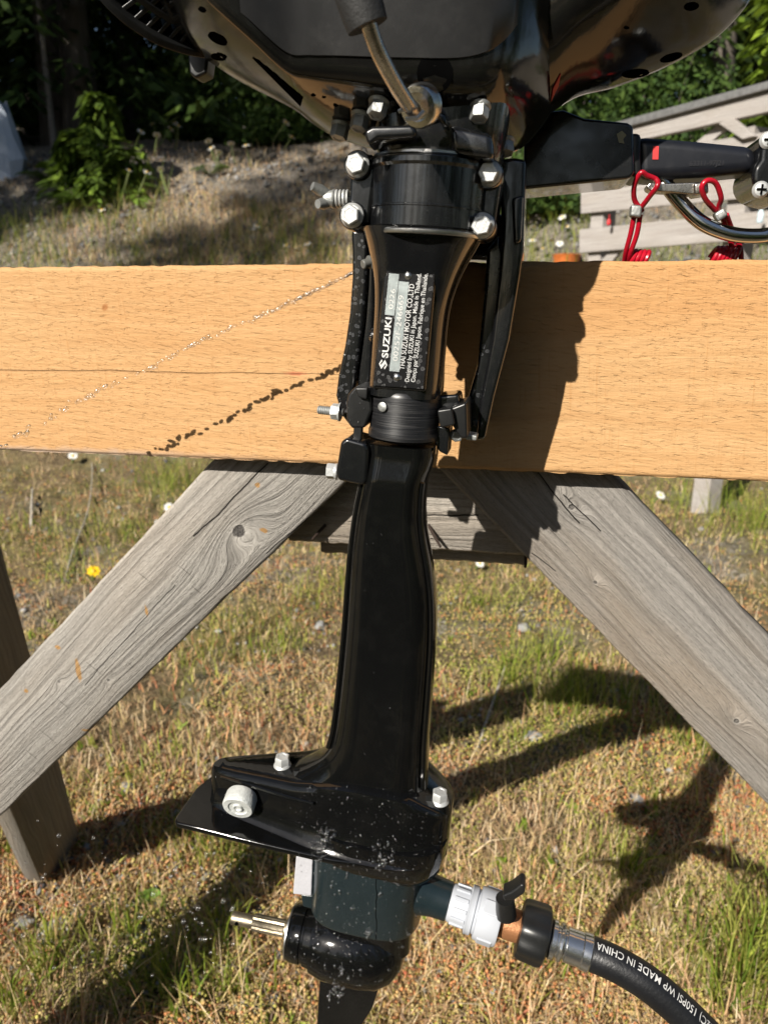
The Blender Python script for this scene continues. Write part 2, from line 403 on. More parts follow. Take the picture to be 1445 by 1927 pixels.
q = np.stack([idx[:-1, :-1], idx[:-1, 1:], idx[1:, 1:], idx[1:, :-1]], -1).reshape(-1, 4)
n = NT('soil'); v = n.coord()
a1 = n.noise(v, 2.2, 4); a2 = n.noise(v, 38, 6, .65); a3 = n.noise(v, 240, 4, .6)
c = n.ramp(a2, [(.30, (.060, .045, .029)), (.48, (.15, .11, .063)), (.66, (.25, .195, .11))])
c = n.mix(n.ramp(a1, [(.42, 0.), (.62, .7)]), c, n.ramp(a3, [(.3, (.10, .105, .030)), (.7, (.19, .175, .06))]))
peb = n.node('ShaderNodeTexVoronoi', {'Vector': v, 'Scale': 95.}); pc = n.node('ShaderNodeSeparateColor', {'Color': peb.outputs['Color']}).outputs[0]
gravel = n.ramp(n.noise(v, 1.1, 5, .7), [(.50, 0.), (.60, 1.)])
yy = n.node('ShaderNodeSeparateXYZ', {0: n.node('ShaderNodeNewGeometry').outputs['Position']}).outputs[1]
bank = n.math('MULTIPLY', n.math('SUBTRACT', yy, 6.2), .9, clamp=True)
gravel = n.math('MAXIMUM', n.math('MULTIPLY', gravel, .8), n.math('MULTIPLY', bank, .85))
c = n.mix(gravel, c, n.ramp(pc, [(.2, (.085, .072, .060)), (.6, (.20, .175, .15)), (.95, (.34, .31, .27))]))
h = n.math('ADD', n.math('MULTIPLY', a2, .6), n.math('MULTIPLY', n.math('SUBTRACT', 1.0, peb.outputs['Distance']), .35))
M_SOIL = n.set(col=c, rough=.95, normal=n.bump(n.math('ADD', h, n.math('MULTIPLY', a3, .4)), .012), spec=.15)
g = fastmesh('ground', np.stack([X, Y, Zt], -1).reshape(-1, 3), q, M_SOIL, smooth=True); tag(g, 'mossy ground rising into a gravel bank', kind='structure')

# ------------------------------------------------------------------ ground cover
M_LEAF = m_attr('grass_blade', .6, .35); M_DRY = m_attr('dry_straw', .75, .18); M_MOSS = m_attr('sedum', .65, .1); M_PEB = m_attr('stone', .85)
def wedge(n, y0, y1, spread=.66, p=1.0):
    """Points on the ground seen between two distances, thinning out as 1/y."""
    u = RNG.rand(n); y = 1.37/(1/y0+(1/y1-1/y0)*u**p); x = (RNG.rand(n)*2-1)*spread*(y+.34); return x, y
def blades(name, x, y, ln, wd, pal, m, label, lean=.6, bend=.5, z=None, kind='stuff', jit=.18):
    n = len(x); z = terrain(x, y) if z is None else z; ln = ln*1.2; wd = wd*1.12
    az = RNG.rand(n)*2*np.pi; ux, uy = np.cos(az), np.sin(az)
    le = RNG.rand(n)*lean
    wz = RNG.rand(n)*2*np.pi; wx, wy = np.cos(wz)*wd/2, np.sin(wz)*wd/2
    base = np.stack([x, y, z-.004], -1); P = []
    for t in (0, .55, 1.0):
        hz = ln*t*np.cos(le*(.5+t*bend)); ho = ln*t*np.sin(le*(.5+t*bend))
        c = base+np.stack([ux*ho, uy*ho, hz], -1); k = (1.0, .85, .12)[[0, .55, 1.0].index(t)]
        P += [c-np.stack([wx, wy, wx*0], -1)*k, c+np.stack([wx, wy, wx*0], -1)*k]
    v = np.stack(P, 1).reshape(-1, 3)
    b = np.arange(n)[:, None]*6
    q = np.concatenate([b+np.array([0, 1, 3, 2]), b+np.array([2, 3, 5, 4])], 0)
    pal = np.array(pal); ci = RNG.randint(len(pal), size=n)
    col = pal[ci]*(1+jit*(RNG.rand(n, 1)*2-1)*1.5)
    o = fastmesh(name, v, q, m, np.repeat(np.clip(col, .004, 1), 6, 0)); tag(o, label, kind=kind); return o
STRAW = [(.66, .49, .29), (.60, .42, .24), (.74, .60, .40), (.42, .26, .14), (.60, .38, .22), (.56, .44, .21)]
GREEN = [(.15, .22, .022), (.22, .29, .03), (.30, .34, .05), (.11, .17, .022), (.36, .36, .08)]
def patchy(x, y, sc, seed, thr): return vnoise(x*sc+50, y*sc+50, seed)+.5*vnoise(x*sc*2.7+20, y*sc*2.7, seed+1) > thr
# matted straw, lying almost flat
x, y = wedge(150000, .62, 6.0); k = patchy(x, y, 3.0, 11, -.42); x, y = x[k], y[k]
blades('dry_grass', x, y, .012+.036*RNG.rand(len(x))**2*(1+.22*y), .0011+.0008*RNG.rand(len(x))+.0004*y, STRAW, M_DRY, 'short dry straw matted over the ground', lean=1.75, bend=.9)
x, y = wedge(4500, .62, 5.0)
blades('straw_litter', x, y, .06+.10*RNG.rand(len(x)), .0012+.0012*RNG.rand(len(x)), STRAW, M_DRY, 'longer loose straw lying about', lean=1.9, bend=.7)
# green grass in patches
x, y = wedge(42000, .62, 7.0); k = patchy(x, y, 1.9, 21, .62-.06*y); x, y = x[k], y[k]
blades('green_grass', x, y, .022+.06*RNG.rand(len(x))*(1+.2*y), .0015+.001*RNG.rand(len(x))+.0005*y, GREEN+[(.36, .33, .09), (.42, .36, .13)], M_LEAF, 'thin green grass growing in patches', lean=.8, bend=.7)
# taller tufts where the photograph shows them
tx, ty, tl = [], [], []
for px, py, n_, hgt, sp in ((40, 1900, 60, .12, .05), (90, 1840, 50, .10, .06), (300, 1840, 110, .10, .06), (250, 1760, 60, .09, .05), (400, 1760, 70, .10, .05), (330, 1870, 50, .09, .06), (430, 1850, 30, .10, .03),
    (1400, 1870, 170, .17, .05), (1440, 1800, 120, .17, .05), (1340, 1890, 60, .12, .06), (1180, 1640, 90, .10, .09), (1080, 1330, 150, .15, .10), (960, 1300, 90, .14, .09), (1120, 1400, 60, .10, .10), (1010, 1250, 80, .13, .09), (1420, 1000, 260, .26, .25), (1300, 950, 120, .2, .3),
    (340, 920, 200, .28, .3), (420, 930, 120, .25, .2), (250, 1020, 120, .2, .3), (650, 1120, 100, .14, .2), (900, 1140, 120, .14, .25), (350, 1250, 80, .10, .2), (250, 1480, 60, .07, .1), (330, 1420, 60, .06, .12), (1230, 1500, 40, .08, .05), (1020, 1820, 40, .08, .06), (680, 1560, 60, .08, .1), (480, 1650, 40, .08, .06), (100, 1790, 40, .09, .05), (20, 1620, 60, .08, .04)):
    p = G(px, py); r = 1.37*sp*np.abs(RNG.randn(n_)); th = RNG.rand(n_)*6.283
    tx += list(p[0]+r*np.cos(th)); ty += list(p[1]+r*np.sin(th)*.8); tl += list(hgt*(.55+.6*RNG.rand(n_)))
tx, ty, tl = map(np.array, (tx, ty, tl))
blades('grass_tufts', tx, ty, tl, .0022+.0016*RNG.rand(len(tx)), GREEN+[(.33, .34, .08), (.30, .33, .07)], M_LEAF, 'taller bright green grass tufts', lean=.62, bend=.9)
# sedum and moss: little fleshy beads in cushions
def beads(name, x, y, r, pal, m, label, squash=.8, hj=.012, per=1):
    n = len(x); z = terrain(x, y)+RNG.rand(n)*hj
    d = np.array([(1, 0, 0), (0, 1, 0), (-1, 0, 0), (0, -1, 0), (0, 0, 1), (0, 0, -1)], float)
    jit = 1+.35*(RNG.rand(n, 6, 1)*2-1)
    v = (np.stack([x, y, z], -1)[:, None]+d[None]*jit*r[:, None, None]*np.array([1, 1, squash])).reshape(-1, 3)
    f = np.array([(0, 1, 4), (1, 2, 4), (2, 3, 4), (3, 0, 4), (1, 0, 5), (2, 1, 5), (3, 2, 5), (0, 3, 5)])
    q = (np.arange(n)[:, None, None]*6+f).reshape(-1, 3)
    pal = np.array(pal); w = vnoise(x*5+9, y*5+9, 31)+.9*(RNG.rand(n)*2-1)
    ci = np.clip(((w+1.6)/3.2*len(pal)).astype(int), 0, len(pal)-1)
    col = pal[ci]*(1+.3*(RNG.rand(n, 1)*2-1))
    o = fastmesh(name, v, q, m, np.repeat(np.clip(col, .004, 1), 6, 0)); tag(o, label, kind='stuff'); return o
x, y = wedge(120000, .62, 5.0); k = patchy(x, y, 2.6, 41, -.38); x, y = x[k], y[k]
beads('sedum_cushions', x, y, (.0018+.0030*RNG.rand(len(x))**1.5)*(1+.12*y), [(.42, .13, .065), (.55, .24, .10), (.50, .32, .13), (.54, .42, .19), (.42, .38, .10), (.29, .32, .065)], M_MOSS, 'rust and yellow green sedum cushions', hj=.02)
x, y = wedge(80000, .62, 6.0); k = patchy(x, y, 1.7, 45, .05) | (y > 3.2) & (RNG.rand(len(x)) < .5); x, y = x[k], y[k]
blades('moss_carpet', x, y, .007+.013*RNG.rand(len(x))*(1+.2*y), .0022+.0012*RNG.rand(len(x))+.0006*y, [(.54, .52, .12), (.43, .46, .07), (.60, .53, .19), (.36, .36, .06), (.66, .55, .25)], M_LEAF, 'low yellow green moss carpeting the ground', lean=1.2, bend=.6)
# low leafy weeds and bits of dead leaf, to break up the mat
n_ = 150; wx_, wy_ = wedge(n_, .64, 4.0); rx_ = np.repeat(wx_, 10); ry_ = np.repeat(wy_, 10); k = len(rx_)
blades('leafy_weeds', rx_+.006*RNG.randn(k), ry_+.006*RNG.randn(k), .016+.022*RNG.rand(k), .007+.006*RNG.rand(k), [(.20, .30, .035), (.28, .36, .05), (.16, .24, .03), (.36, .38, .09)], M_LEAF, 'low leafy weeds scattered in the moss', lean=1.35, bend=.5)
x, y = wedge(2200, .62, 4.5)
blades('leaf_litter', x, y, .012+.022*RNG.rand(len(x)), .005+.007*RNG.rand(len(x)), [(.34, .22, .13), (.26, .16, .09), (.46, .36, .25), (.20, .14, .10)], M_DRY, 'dead leaf litter lying in the moss', lean=1.8, bend=.4)
# upright reddish sedum sprigs
x, y = wedge(24000, .62, 4.5); k = patchy(x, y, 3.2, 51, .05); x, y = x[k], y[k]
blades('sedum_sprigs', x, y, .015+.03*RNG.rand(len(x)), .003+.003*RNG.rand(len(x)), [(.48, .18, .095), (.54, .29, .14), (.42, .25, .12), (.58, .43, .23), (.36, .34, .09)], M_MOSS, 'reddish sedum sprigs', lean=.9, bend=.6)
x, y = wedge(5200, .62, 6.0); k = patchy(x, y, 1.9, 61, .12) | (RNG.rand(len(x)) < .08); x, y = x[k], y[k]
beads('pebbles', x, y, (.003+.009*RNG.rand(len(x))**3)*(1+.25*y), [(.10, .10, .105), (.20, .20, .20), (.30, .30, .29), (.16, .15, .14), (.42, .41, .39)], M_PEB, 'grey pebbles scattered in the moss', squash=.7, hj=.004)
n_ = 3200; p = G(120, 1730); x = p[0]+.30*RNG.randn(n_); y = p[1]+.16*RNG.randn(n_)
beads('gravel_patch', x, y, .003+.011*RNG.rand(n_)**3, [(.10, .10, .11), (.22, .22, .215), (.34, .34, .31), (.15, .145, .14), (.44, .43, .38)], M_PEB, 'grey gravel patch in front of the leg', squash=.7, hj=.005)
# the bank: gravel, straw, weeds
n_ = 60000; x = (RNG.rand(n_)*2-1)*7; y = 5.9+6.0*RNG.rand(n_)**1.3; k = patchy(x, y, 1.1, 71, -.15); x, y = x[k], y[k]
blades('bank_straw', x, y, .025+.14*RNG.rand(len(x))**2.5, .004+.004*RNG.rand(len(x)), STRAW+[(.24, .21, .17), (.2, .17, .13)], M_DRY, 'dry grass and dead stems on the bank', lean=1.3, bend=.9)
n_ = 9000; x = -1.5+1.1*RNG.randn(n_); y = 8.9+.75*RNG.rand(n_)**1.0*2.2-.5
blades('dry_brush', x, y, .04+.17*RNG.rand(len(x))**2.2, .004+.004*RNG.rand(len(x)), STRAW+[(.62, .50, .30), (.40, .36, .12)], M_DRY, 'sunlit dry brush on the lower bank behind the plank', lean=1.1, bend=.9)
n_ = 18000; x = (RNG.rand(n_)*2-1)*7; y = 5.9+5.6*RNG.rand(n_); k = patchy(x, y, .9, 81, .25); x, y = x[k], y[k]
blades('bank_grass', x, y, .10+.28*RNG.rand(len(x)), .004+.003*RNG.rand(len(x)), GREEN+[(.30, .27, .10)], M_LEAF, 'green weeds growing on the bank', lean=.6, bend=.8)
n_ = 12000; x = (RNG.rand(n_)*2-1)*7; y = 6.1+5.7*RNG.rand(n_)
beads('bank_gravel', x, y, .012+.045*RNG.rand(n_)**3, [(.09, .09, .095), (.15, .15, .15), (.22, .21, .20), (.12, .115, .11), (.30, .29, .28)], M_PEB, 'grey gravel on the bank', squash=.7, hj=.01)

# ------------------------------------------------------------------ trees and shrubs
def conifer(name, seed, H, R, whorls, n_leaf, low=.05):
    r = np.random.RandomState(seed); V, C = [], []
    for w in range(whorls):
        t = low+(1-low)*(w+r.rand()*.7)/whorls; z = H*t; bl = R*(1-t)**.8*(.75+.5*r.rand())+.08
        nb = r.randint(5, 9)
        for b in range(nb):
            az = r.rand()*6.283; dx, dy = math.cos(az), math.sin(az); droop = .25+.35*r.rand()
            bl2 = bl*(.7+.5*r.rand()); m_ = max(4, int(n_leaf*bl2/R))
            s = r.rand(m_)**.7
            c = np.stack([dx*bl2*s, dy*bl2*s, z+bl2*(.22*s-droop*s*s)], -1)
            side = (r.rand(m_)*2-1)*.38*bl2*(1.05-s); c += np.stack([-dy*side, dx*side, -np.abs(side)*.35+.06*r.randn(m_)], -1)
            ln = (.10+.13*r.rand(m_))*(.6+.25*R); wd = ln*(.22+.15*r.rand(m_))
            a2 = az+np.sign(side)*.7+.5*r.randn(m_); d = np.stack([np.cos(a2), np.sin(a2), -.35-.5*r.rand(m_)], -1)
            p = np.stack([-np.sin(a2), np.cos(a2), .6*r.randn(m_)], -1)
            a = c; e = c+d*ln[:, None]; mid = c+d*ln[:, None]*.45
            V.append(np.stack([a, mid+p*wd[:, None]*.5, e, mid-p*wd[:, None]*.5], 1))
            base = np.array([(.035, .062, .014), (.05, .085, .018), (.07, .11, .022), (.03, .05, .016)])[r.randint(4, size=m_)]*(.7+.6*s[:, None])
            C.append(np.repeat(base[:, None], 4, 1))
    V = np.concatenate(V).reshape(-1, 3); C = np.concatenate(C).reshape(-1, 3)
    return V, C
M_NEEDLE = m_attr('needles', .7, .25)
n = NT('bark'); v = n.coord(); k = n.noise(n.scaled(v, (9, 9, 1.6)), 1.0, 6, .65)
M_BARK = n.set(col=n.ramp(k, [(.3, (.035, .028, .022)), (.7, (.13, .11, .09))]), rough=.9, normal=n.bump(k, .03))
def trunk(H, r, seed, lean=.02):
    rr = np.random.RandomState(seed); ax_, ay_ = rr.randn(2)*lean
    return B().tube([(ax_*t*t*H, ay_*t*t*H, H*t-.3) for t in np.linspace(0, 1, 9)], [r*(1-t)**.8+.012+(.5*r if t == 0 else 0) for t in np.linspace(0, 1, 9)], 10)
tree_kinds = []
def make_tree(i, H, R, wh, nl, low, label, cat='tree', group='conifers of the dark forest'):
    root = empty('conifer_tree', label, cat, group=group)
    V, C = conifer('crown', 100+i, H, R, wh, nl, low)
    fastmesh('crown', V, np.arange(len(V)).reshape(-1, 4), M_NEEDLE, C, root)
    trunk(H, min(.16, .11*H/8), i).build('trunk', M_BARK, root)
    return root
def copy_thing(src, loc, rz=0, sc=1.0, label=None):
    c = src.copy(); COL.objects.link(c)
    for ch in src.children:
        d = ch.copy(); COL.objects.link(d); d.parent = c
        for g_ in ch.children:
            e = g_.copy(); COL.objects.link(e); e.parent = d
    c.location = loc; c.rotation_euler = (0, 0, rz); c.scale = (sc,)*3
    if label: c['label'] = label
    return c
FOREST = 'dark conifer of the forest behind the bank'
protos = [make_tree(0, 9.5, 2.0, 46, 46, .03, FOREST), make_tree(1, 11.5, 2.3, 50, 50, .06, FOREST), make_tree(2, 12.5, 2.1, 44, 44, .22, FOREST)]
spots = []
rr = random.Random(5)
for row, (yb, nrow, half) in enumerate(((13.4, 9, 9.4), (16.2, 10, 11.5), (19.5, 11, 14.0), (24.5, 13, 18.0))):
    for i in range(nrow): spots.append((-half+2*half*(i+.5)/nrow+rr.uniform(-.8, .8), yb+rr.uniform(-1, 1), rr.uniform(1.1, 1.5)))
for i, (x, y, s) in enumerate(spots):
    loc = (x, y, float(terrain(x, y))-.1)
    if i < 3: protos[i].location = loc; protos[i].rotation_euler = (0, 0, i*2.); protos[i].scale = (s,)*3
    else: copy_thing(protos[rr.randrange(3)], loc, rr.uniform(0, 6.28), s)
for i, (x, y, s) in enumerate(((-13.6, 2.2, 1.8), (-11.6, 6.8, 1.5), (-12.2, 1.0, 1.8), (-14.5, 3.0, 1.9), (-8.6, 9.4, 1.4), (-11, 9.6, 1.6), (-14.5, -1.8, 1.9), (-17, .9, 1.9))):
    copy_thing(protos[i % 2], (x, y, float(terrain(x, y))-.1), i*1.7, s, 'tall conifer out to the left, shading the bank')['group'] = 'conifers shading the bank'
for i, (x, y, s) in enumerate(((4, -14, 1.4), (8.5, -12, 1.5), (12.5, -8, 1.4), (0, -18, 1.5), (15, -2, 1.4), (16, 4, 1.5), (12, 11, 1.4), (-3, -15, .75), (-6.5, -14, .72), (-10, -13.5, .75), (-14, -11.5, .8), (2, -16, .9), (6, -15, 1.0), (-1, -13.5, .66), (-4.8, -12.6, .62), (-8.4, -11.8, .62), (-12.5, -9.6, .66), (10.5, -11, 1.1), (1.8, -12.2, .7))):
    copy_thing(protos[i % 2], (x, y, GZ-.1), i*2.1, s, 'unseen conifer added behind the camera for dark reflections')['group'] = 'unseen conifers added for dark reflections'  # unseen conifers added so the black paint reflects dark trees, not bright sky
tall = make_tree(3, 21, 2.6, 40, 60, .66, 'unseen high-crowned conifer added to shade the forest and upper bank', group='unseen conifers added for their shade')  # unseen tree made up, crown set high to shade only forest and upper bank
for i, (x, y, s) in enumerate(((-13.4, -7.2, 1.28), (-15.8, -6.2, 1.3))):
    if i == 0: tall.location = (x, y, GZ-.1)
    else: copy_thing(tall, (x, y, GZ-.1), i*2.3, s)
# a bare pale stem at the forest edge
t = trunk(8, .035, 77, .004).build('bare_stem', m_plain('dead_wood', (.20, .18, .16), .85), None); p = W(90, 160, 12.6); t.location = (p[0], 12.6, float(terrain(p[0], 12.6)))
tag(t, 'thin pale bare tree stem at the forest edge, upper left', 'tree')

def leafy(seed, rx, ry, rz, n_, size, pal):
    r = np.random.RandomState(seed); d = r.randn(n_, 3); d /= np.linalg.norm(d, axis=1)[:, None]
    c = d*(r.rand(n_, 1)**.45)*np.array([rx, ry, rz]); c *= (1+.25*np.sin(d[:, :1]*5+seed)*np.cos(d[:, 1:2]*4)); c[:, 2] = np.abs(c[:, 2]*1.0)+.02
    a = r.randn(n_, 3); a[:, 2] -= .3; a /= np.linalg.norm(a, axis=1)[:, None]; b = np.cross(a, r.randn(n_, 3)); b /= np.linalg.norm(b, axis=1)[:, None]
    ln = size*(.6+.8*r.rand(n_, 1)); V = np.stack([c-a*ln*.5, c+b*ln*.28, c+a*ln*.5, c-b*ln*.28], 1).reshape(-1, 3)
    col = np.array(pal)[r.randint(len(pal), size=n_)]*(.8+.4*r.rand(n_, 1)); return V, np.repeat(col, 4, 0)
def shrub(label, p, dims, n_, size, pal, group=None, cat='shrub', name='shrub', seed=1):
    root = empty(name, label, cat, loc=p, group=group)
    V, C = leafy(seed, *dims, n_, size, pal); fastmesh('foliage', V, np.arange(len(V)).reshape(-1, 4), M_NEEDLE, C, root)
    b = B()
    for k in range(4):
        a = k*1.6+seed; b.tube([(0, 0, -.05), (math.cos(a)*dims[0]*.25, math.sin(a)*dims[1]*.25, dims[2]*.4), (math.cos(a)*dims[0]*.5, math.sin(a)*dims[1]*.5, dims[2]*.8)], [.014, .01, .004], 6)
    b.build('stem', M_BARK, root); return root
DK = [(.045, .085, .016), (.06, .11, .02), (.03, .06, .014), (.08, .13, .025)]
for i, (px, py, dm) in enumerate(((230, 250, (.9, .7, 1.1)), (60, 240, (.8, .6, 1.0)), (420, 262, (.9, .7, 1.0)), (530, 272, (.7, .6, .8)), (345, 262, (.6, .5, .7)), (1010, 400, (.5, .5, .55)), (1060, 330, (.7, .6, 1.0)), (1240, 300, (.8, .7, 1.2)))):
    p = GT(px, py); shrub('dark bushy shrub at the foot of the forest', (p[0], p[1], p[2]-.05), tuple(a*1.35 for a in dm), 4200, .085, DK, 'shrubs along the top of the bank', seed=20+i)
for i, (x, y, h_) in enumerate(((-2.4, -2.0, 1.2), (-1.5, -1.7, 1.25), (-.6, -1.9, 1.35), (.3, -1.6, 1.3), (1.2, -1.8, 1.4), (2.1, -1.5, 1.3), (3.0, -1.9, 1.4), (-3.4, -2.4, 1.3), (.8, -2.6, 1.6), (-1.0, -2.7, 1.6), (-2.2, -3.0, 1.6), (2.4, -2.8, 1.6))):
    shrub('unseen shrub added behind the camera for dark reflections', (x, y, GZ-.05), (.62, .5, h_), 1500, .09, DK, 'unseen shrubs added for dark reflections', seed=60+i)  # unseen shrubs added to darken what the front of the motor reflects
def fern(label, p, ln, nf, seed):
    r = np.random.RandomState(seed); root = empty('fern', label, 'fern', loc=p, group=None)
    for k in range(nf):
        az = k*2.4+.4*r.randn(); L_ = ln*(.7+.5*r.rand()); V, C = [], []
        for i in range(26):
            t = i/25; x_ = L_*(t*.85); z_ = L_*(.95*t-.85*t*t)+.03; c = np.array([math.cos(az)*x_, math.sin(az)*x_, z_])
            for sd in (-1, 1):
                w_ = L_*.24*math.sin(math.pi*min(1, .12+t*.9))*(.8+.4*r.rand()); d = np.array([-math.sin(az)*sd+.35*math.cos(az), math.cos(az)*sd+.35*math.sin(az), -.25-.3*t]); f_ = np.array([math.cos(az), math.sin(az), .1])*L_*.020
                V += [c-f_, c+d*w_*.5-f_*.8, c+d*w_, c+d*w_*.5+f_*.8]; C += [np.array([(.085, .15, .02), (.11, .18, .025), (.065, .12, .018)][r.randint(3)])]*4
        fastmesh('frond', np.array(V), np.arange(len(V)).reshape(-1, 4), M_NEEDLE, np.array(C), root)
    return root
for i, (px, py, ln, lab) in enumerate(((150, 392, .62, 'green fern arching over the bank below the cedar sapling'), (235, 330, .5, 'smaller fern to the right of the cedar sapling'), (95, 345, .5, 'fern half in shade to the left of the cedar sapling'), (395, 330, .42, 'low fern on the bare upper bank, left of the motor'))):
    p = GT(px, py); fern(lab, (p[0], p[1], p[2]-.02), ln, 11, 300+i)
# the lighter cedar sapling in front of them
p = GT(185, 362); root = empty('cedar_sapling', 'small bright green cedar sapling with drooping sprays on the bank, upper left', 'sapling', loc=(p[0], p[1], p[2]-.03))
V, C = conifer('c', 321, 1.2, .58, 13, 70, .05); V[:, 0] += .22*V[:, 2]**2*.4; V *= 1+.16*np.sin(V[:, :1]*9)*np.cos(V[:, 2:]*7)
fastmesh('crown', V, np.arange(len(V)).reshape(-1, 4), M_NEEDLE, C*np.array([1.9, 1.8, 1.0]), root); trunk(1.1, .02, 5).build('trunk', M_BARK, root)
# a sunlit branchy tree to the right, behind the railing
p = (4.2, 7.7); root = empty('leaning_sapling', 'bright yellow green young tree behind the grey railing, upper right', 'tree', loc=(p[0], p[1], float(terrain(*p))-.05))
V, C = conifer('c', 322, 4.9, 1.35, 22, 70, .35)
fastmesh('crown', V, np.arange(len(V)).reshape(-1, 4), M_NEEDLE, C*np.array([2.6, 2.3, 1.0]), root); trunk(4.8, .05, 6).build('trunk', M_BARK, root)

# daisies
M_STEM = m_plain('flower_stem', (.12, .15, .04), .7); M_PETAL = m_plain('white_petal', (.80, .80, .76), .6); M_DISC = m_plain('yellow_disc', (.75, .45, .03), .6)
M_YEL = m_plain('yellow_petal', (.85, .55, .01), .5)
def flower_proto(name, label, cat, group, petal, pr, nst=11):
    root = empty(name, label, cat, group=group)
    B().tube([(0, 0, -1.0), (.03, .01, -.5), (0, 0, 0)], [.15*pr/.5, .13*pr/.5, .11*pr/.5], 5).build('stem', M_STEM, root)
    b = B()
    for k in range(nst):
        a = 6.283*k/nst; c, s_ = math.cos(a), math.sin(a); w = pr*.26; dr = .10*pr*math.sin(k*2.3)
        b.add([(c*pr*.2-s_*w*.4, s_*pr*.2+c*w*.4, 0), (c*pr*.75-s_*w, s_*pr*.75+c*w, dr), (c*pr, s_*pr, dr-.05*pr), (c*pr*.75+s_*w, s_*pr*.75-c*w, dr), (c*pr*.2+s_*w*.4, s_*pr*.2-c*w*.4, 0)], [(0, 1, 2, 3, 4)])
    b.build('petals', petal, root)
    B().lathe((0, 0, -.05*pr), (0, 0, 1), [(pr*.3, 0), (pr*.32, pr*.08), (pr*.2, pr*.2), (.01*pr, pr*.24)], 10).build('disc', M_DISC, root)
    return root
dz = None; rr = random.Random(8)
DA = [(250, 330), (283, 333), (308, 328), (408, 368), (197, 400), (210, 392), (485, 428), (45, 457), (580, 462), (290, 240), (310, 235), (325, 250), (340, 245), (400, 285), (415, 292), (437, 276), (465, 280), (525, 240), (540, 238), (550, 262), (395, 272), (540, 465), (560, 474), (1000, 455), (1035, 455), (1050, 462), (1020, 470), (1065, 430), (1055, 412), (270, 255), (300, 262), (332, 238), (2, 378), (480, 478), (1003, 430)]
for i, (px, py) in enumerate(DA):
    hp = 62 if py > 300 and i < 3 else rr.uniform(22, 45)
    p = GT(px, py+hp); dist = (p[1])*math.cos(PITCH); hgt = hp*dist/FPX*1.02
    head = 9*dist/FPX*.85
    if dz is None: dz = flower_proto('daisy', 'white daisy on a thin stem growing on the bank', 'flower', 'daisies on the bank', M_PETAL, .16); c = dz
    else: c = dz.copy(); COL.objects.link(c); [ (lambda d: (COL.objects.link(d), setattr(d, 'parent', c)))(ch.copy()) for ch in dz.children ]
    c.location = (p[0], p[1], p[2]+hgt); c.scale = (hgt*.7, hgt*.7, hgt); 
    f_ = head/(.16*hgt*.7)
    c.rotation_euler = (rr.uniform(.2, .7), rr.uniform(-.3, .3), rr.uniform(0, 6))
    for ch in c.children:
        if ch.name.startswith(('petals', 'disc')): ch.scale = (f_, f_, f_)
for nm, lab, cat, px, py, hp, petal, rpx in (('yellow_flower', 'small yellow flower in the grass left of the weathered brace', 'flower', 180, 1074, 30, M_YEL, 13), ('daisy', 'white daisy beside the upper edge of the left brace', 'flower', 322, 955, 30, M_PETAL, 11),
    ('daisy', 'white daisy just below the plank at far left', 'flower', 140, 858, 20, M_PETAL, 9), ('daisy', 'white daisy in the grass to the right of the right brace', 'flower', 1240, 932, 22, M_PETAL, 10), ('daisy', 'white daisy in the grass right under the cross tie', 'flower', 902, 1060, 18, M_PETAL, 9), ('daisy', 'half open white daisy hugging the brace edge below its neighbour', 'flower', 300, 984, 18, M_PETAL, 8)):
    p = GT(px, py+hp); dist = p[1]*math.cos(PITCH)+.35; hgt = hp*dist/FPX*1.05
    c = flower_proto(nm, lab, cat, None, petal, rpx*dist/FPX*1.0/max(hgt, .01), 9 if petal is M_YEL else 13)
    c.location = (p[0], p[1], p[2]+hgt); c.scale = (hgt,)*3; c.rotation_euler = (.7, .1, .4)

# a few larger stones, dry stems and a broad-leaved weed in the grass
M_STONE = m_plain('field_stone', (.36, .355, .34), .85, 0, .004, 60, .4)
for i, (px, py, rpx, lab) in enumerate(((1000, 1388, 20, 'pale crumbly stone lying in the strip of sun right of the motor shaft'), (603, 1172, 15, 'pale stone in the grass left of the motor shaft'), (462, 1500, 26, 'dark grey stone just above the tail of the lower unit'), (985, 1190, 15, 'whitish stone at the upper edge of the shadow, right of the shaft'), (240, 1500, 15, 'small grey stone beside the foot of the leg'), (1195, 1505, 18, 'grey stone below the right brace'), (40, 1745, 22, 'grey stone in the bottom left corner'), (660, 1560, 14, 'small stone half hidden behind the gearcase'))):
    p = G(px, py); r = rpx*np.linalg.norm(p-CAM)/FPX; rs_ = np.random.RandomState(i+40); b = B()
    R_ = [[(r*k*math.cos(t)*(1+.16*rs_.randn()), r*k*.8*math.sin(t)*(1+.16*rs_.randn()), r*h_) for t in np.linspace(0, 6.283, 11, endpoint=False)] for k, h_ in ((.8, -.3), (1.0, .1), (.85, .4), (.45, .62))]
    o = b.rings(R_).build('stone', M_STONE if i != 2 else m_plain('dark_stone', (.13, .135, .15), .8), None, auto=25); o.location = (p[0], p[1], float(terrain(p[0], p[1]))); o.rotation_euler = (0, 0, i*1.3); tag(o, lab, 'stone', 'stones in the grass')
M_TWIG = m_plain('dry_stem', (.42, .38, .32), .8)
def stem(pxs, r, lab, lift):
    pts = [G(*q_)+np.array([0, 0, h_]) for q_, h_ in zip(pxs, lift)]; c0 = pts[0]; P_ = catmull([p_-c0 for p_ in pts], 5)
    o = B().tube(P_, list(np.linspace(r, r*.5, len(P_))), 7).build('dry_stem', M_TWIG, None); o.location = c0; tag(o, lab, 'stem')
stem([(118, 1110), (140, 1040), (168, 970), (176, 905), (172, 870)], .006, 'long pale dry stem arching up to the plank at far left', (0, .02, .04, .06, .06))
stem([(890, 1440), (915, 1370), (950, 1285)], .006, 'pale dry twig leaning in the shadow right of the shaft', (0, .03, .07))
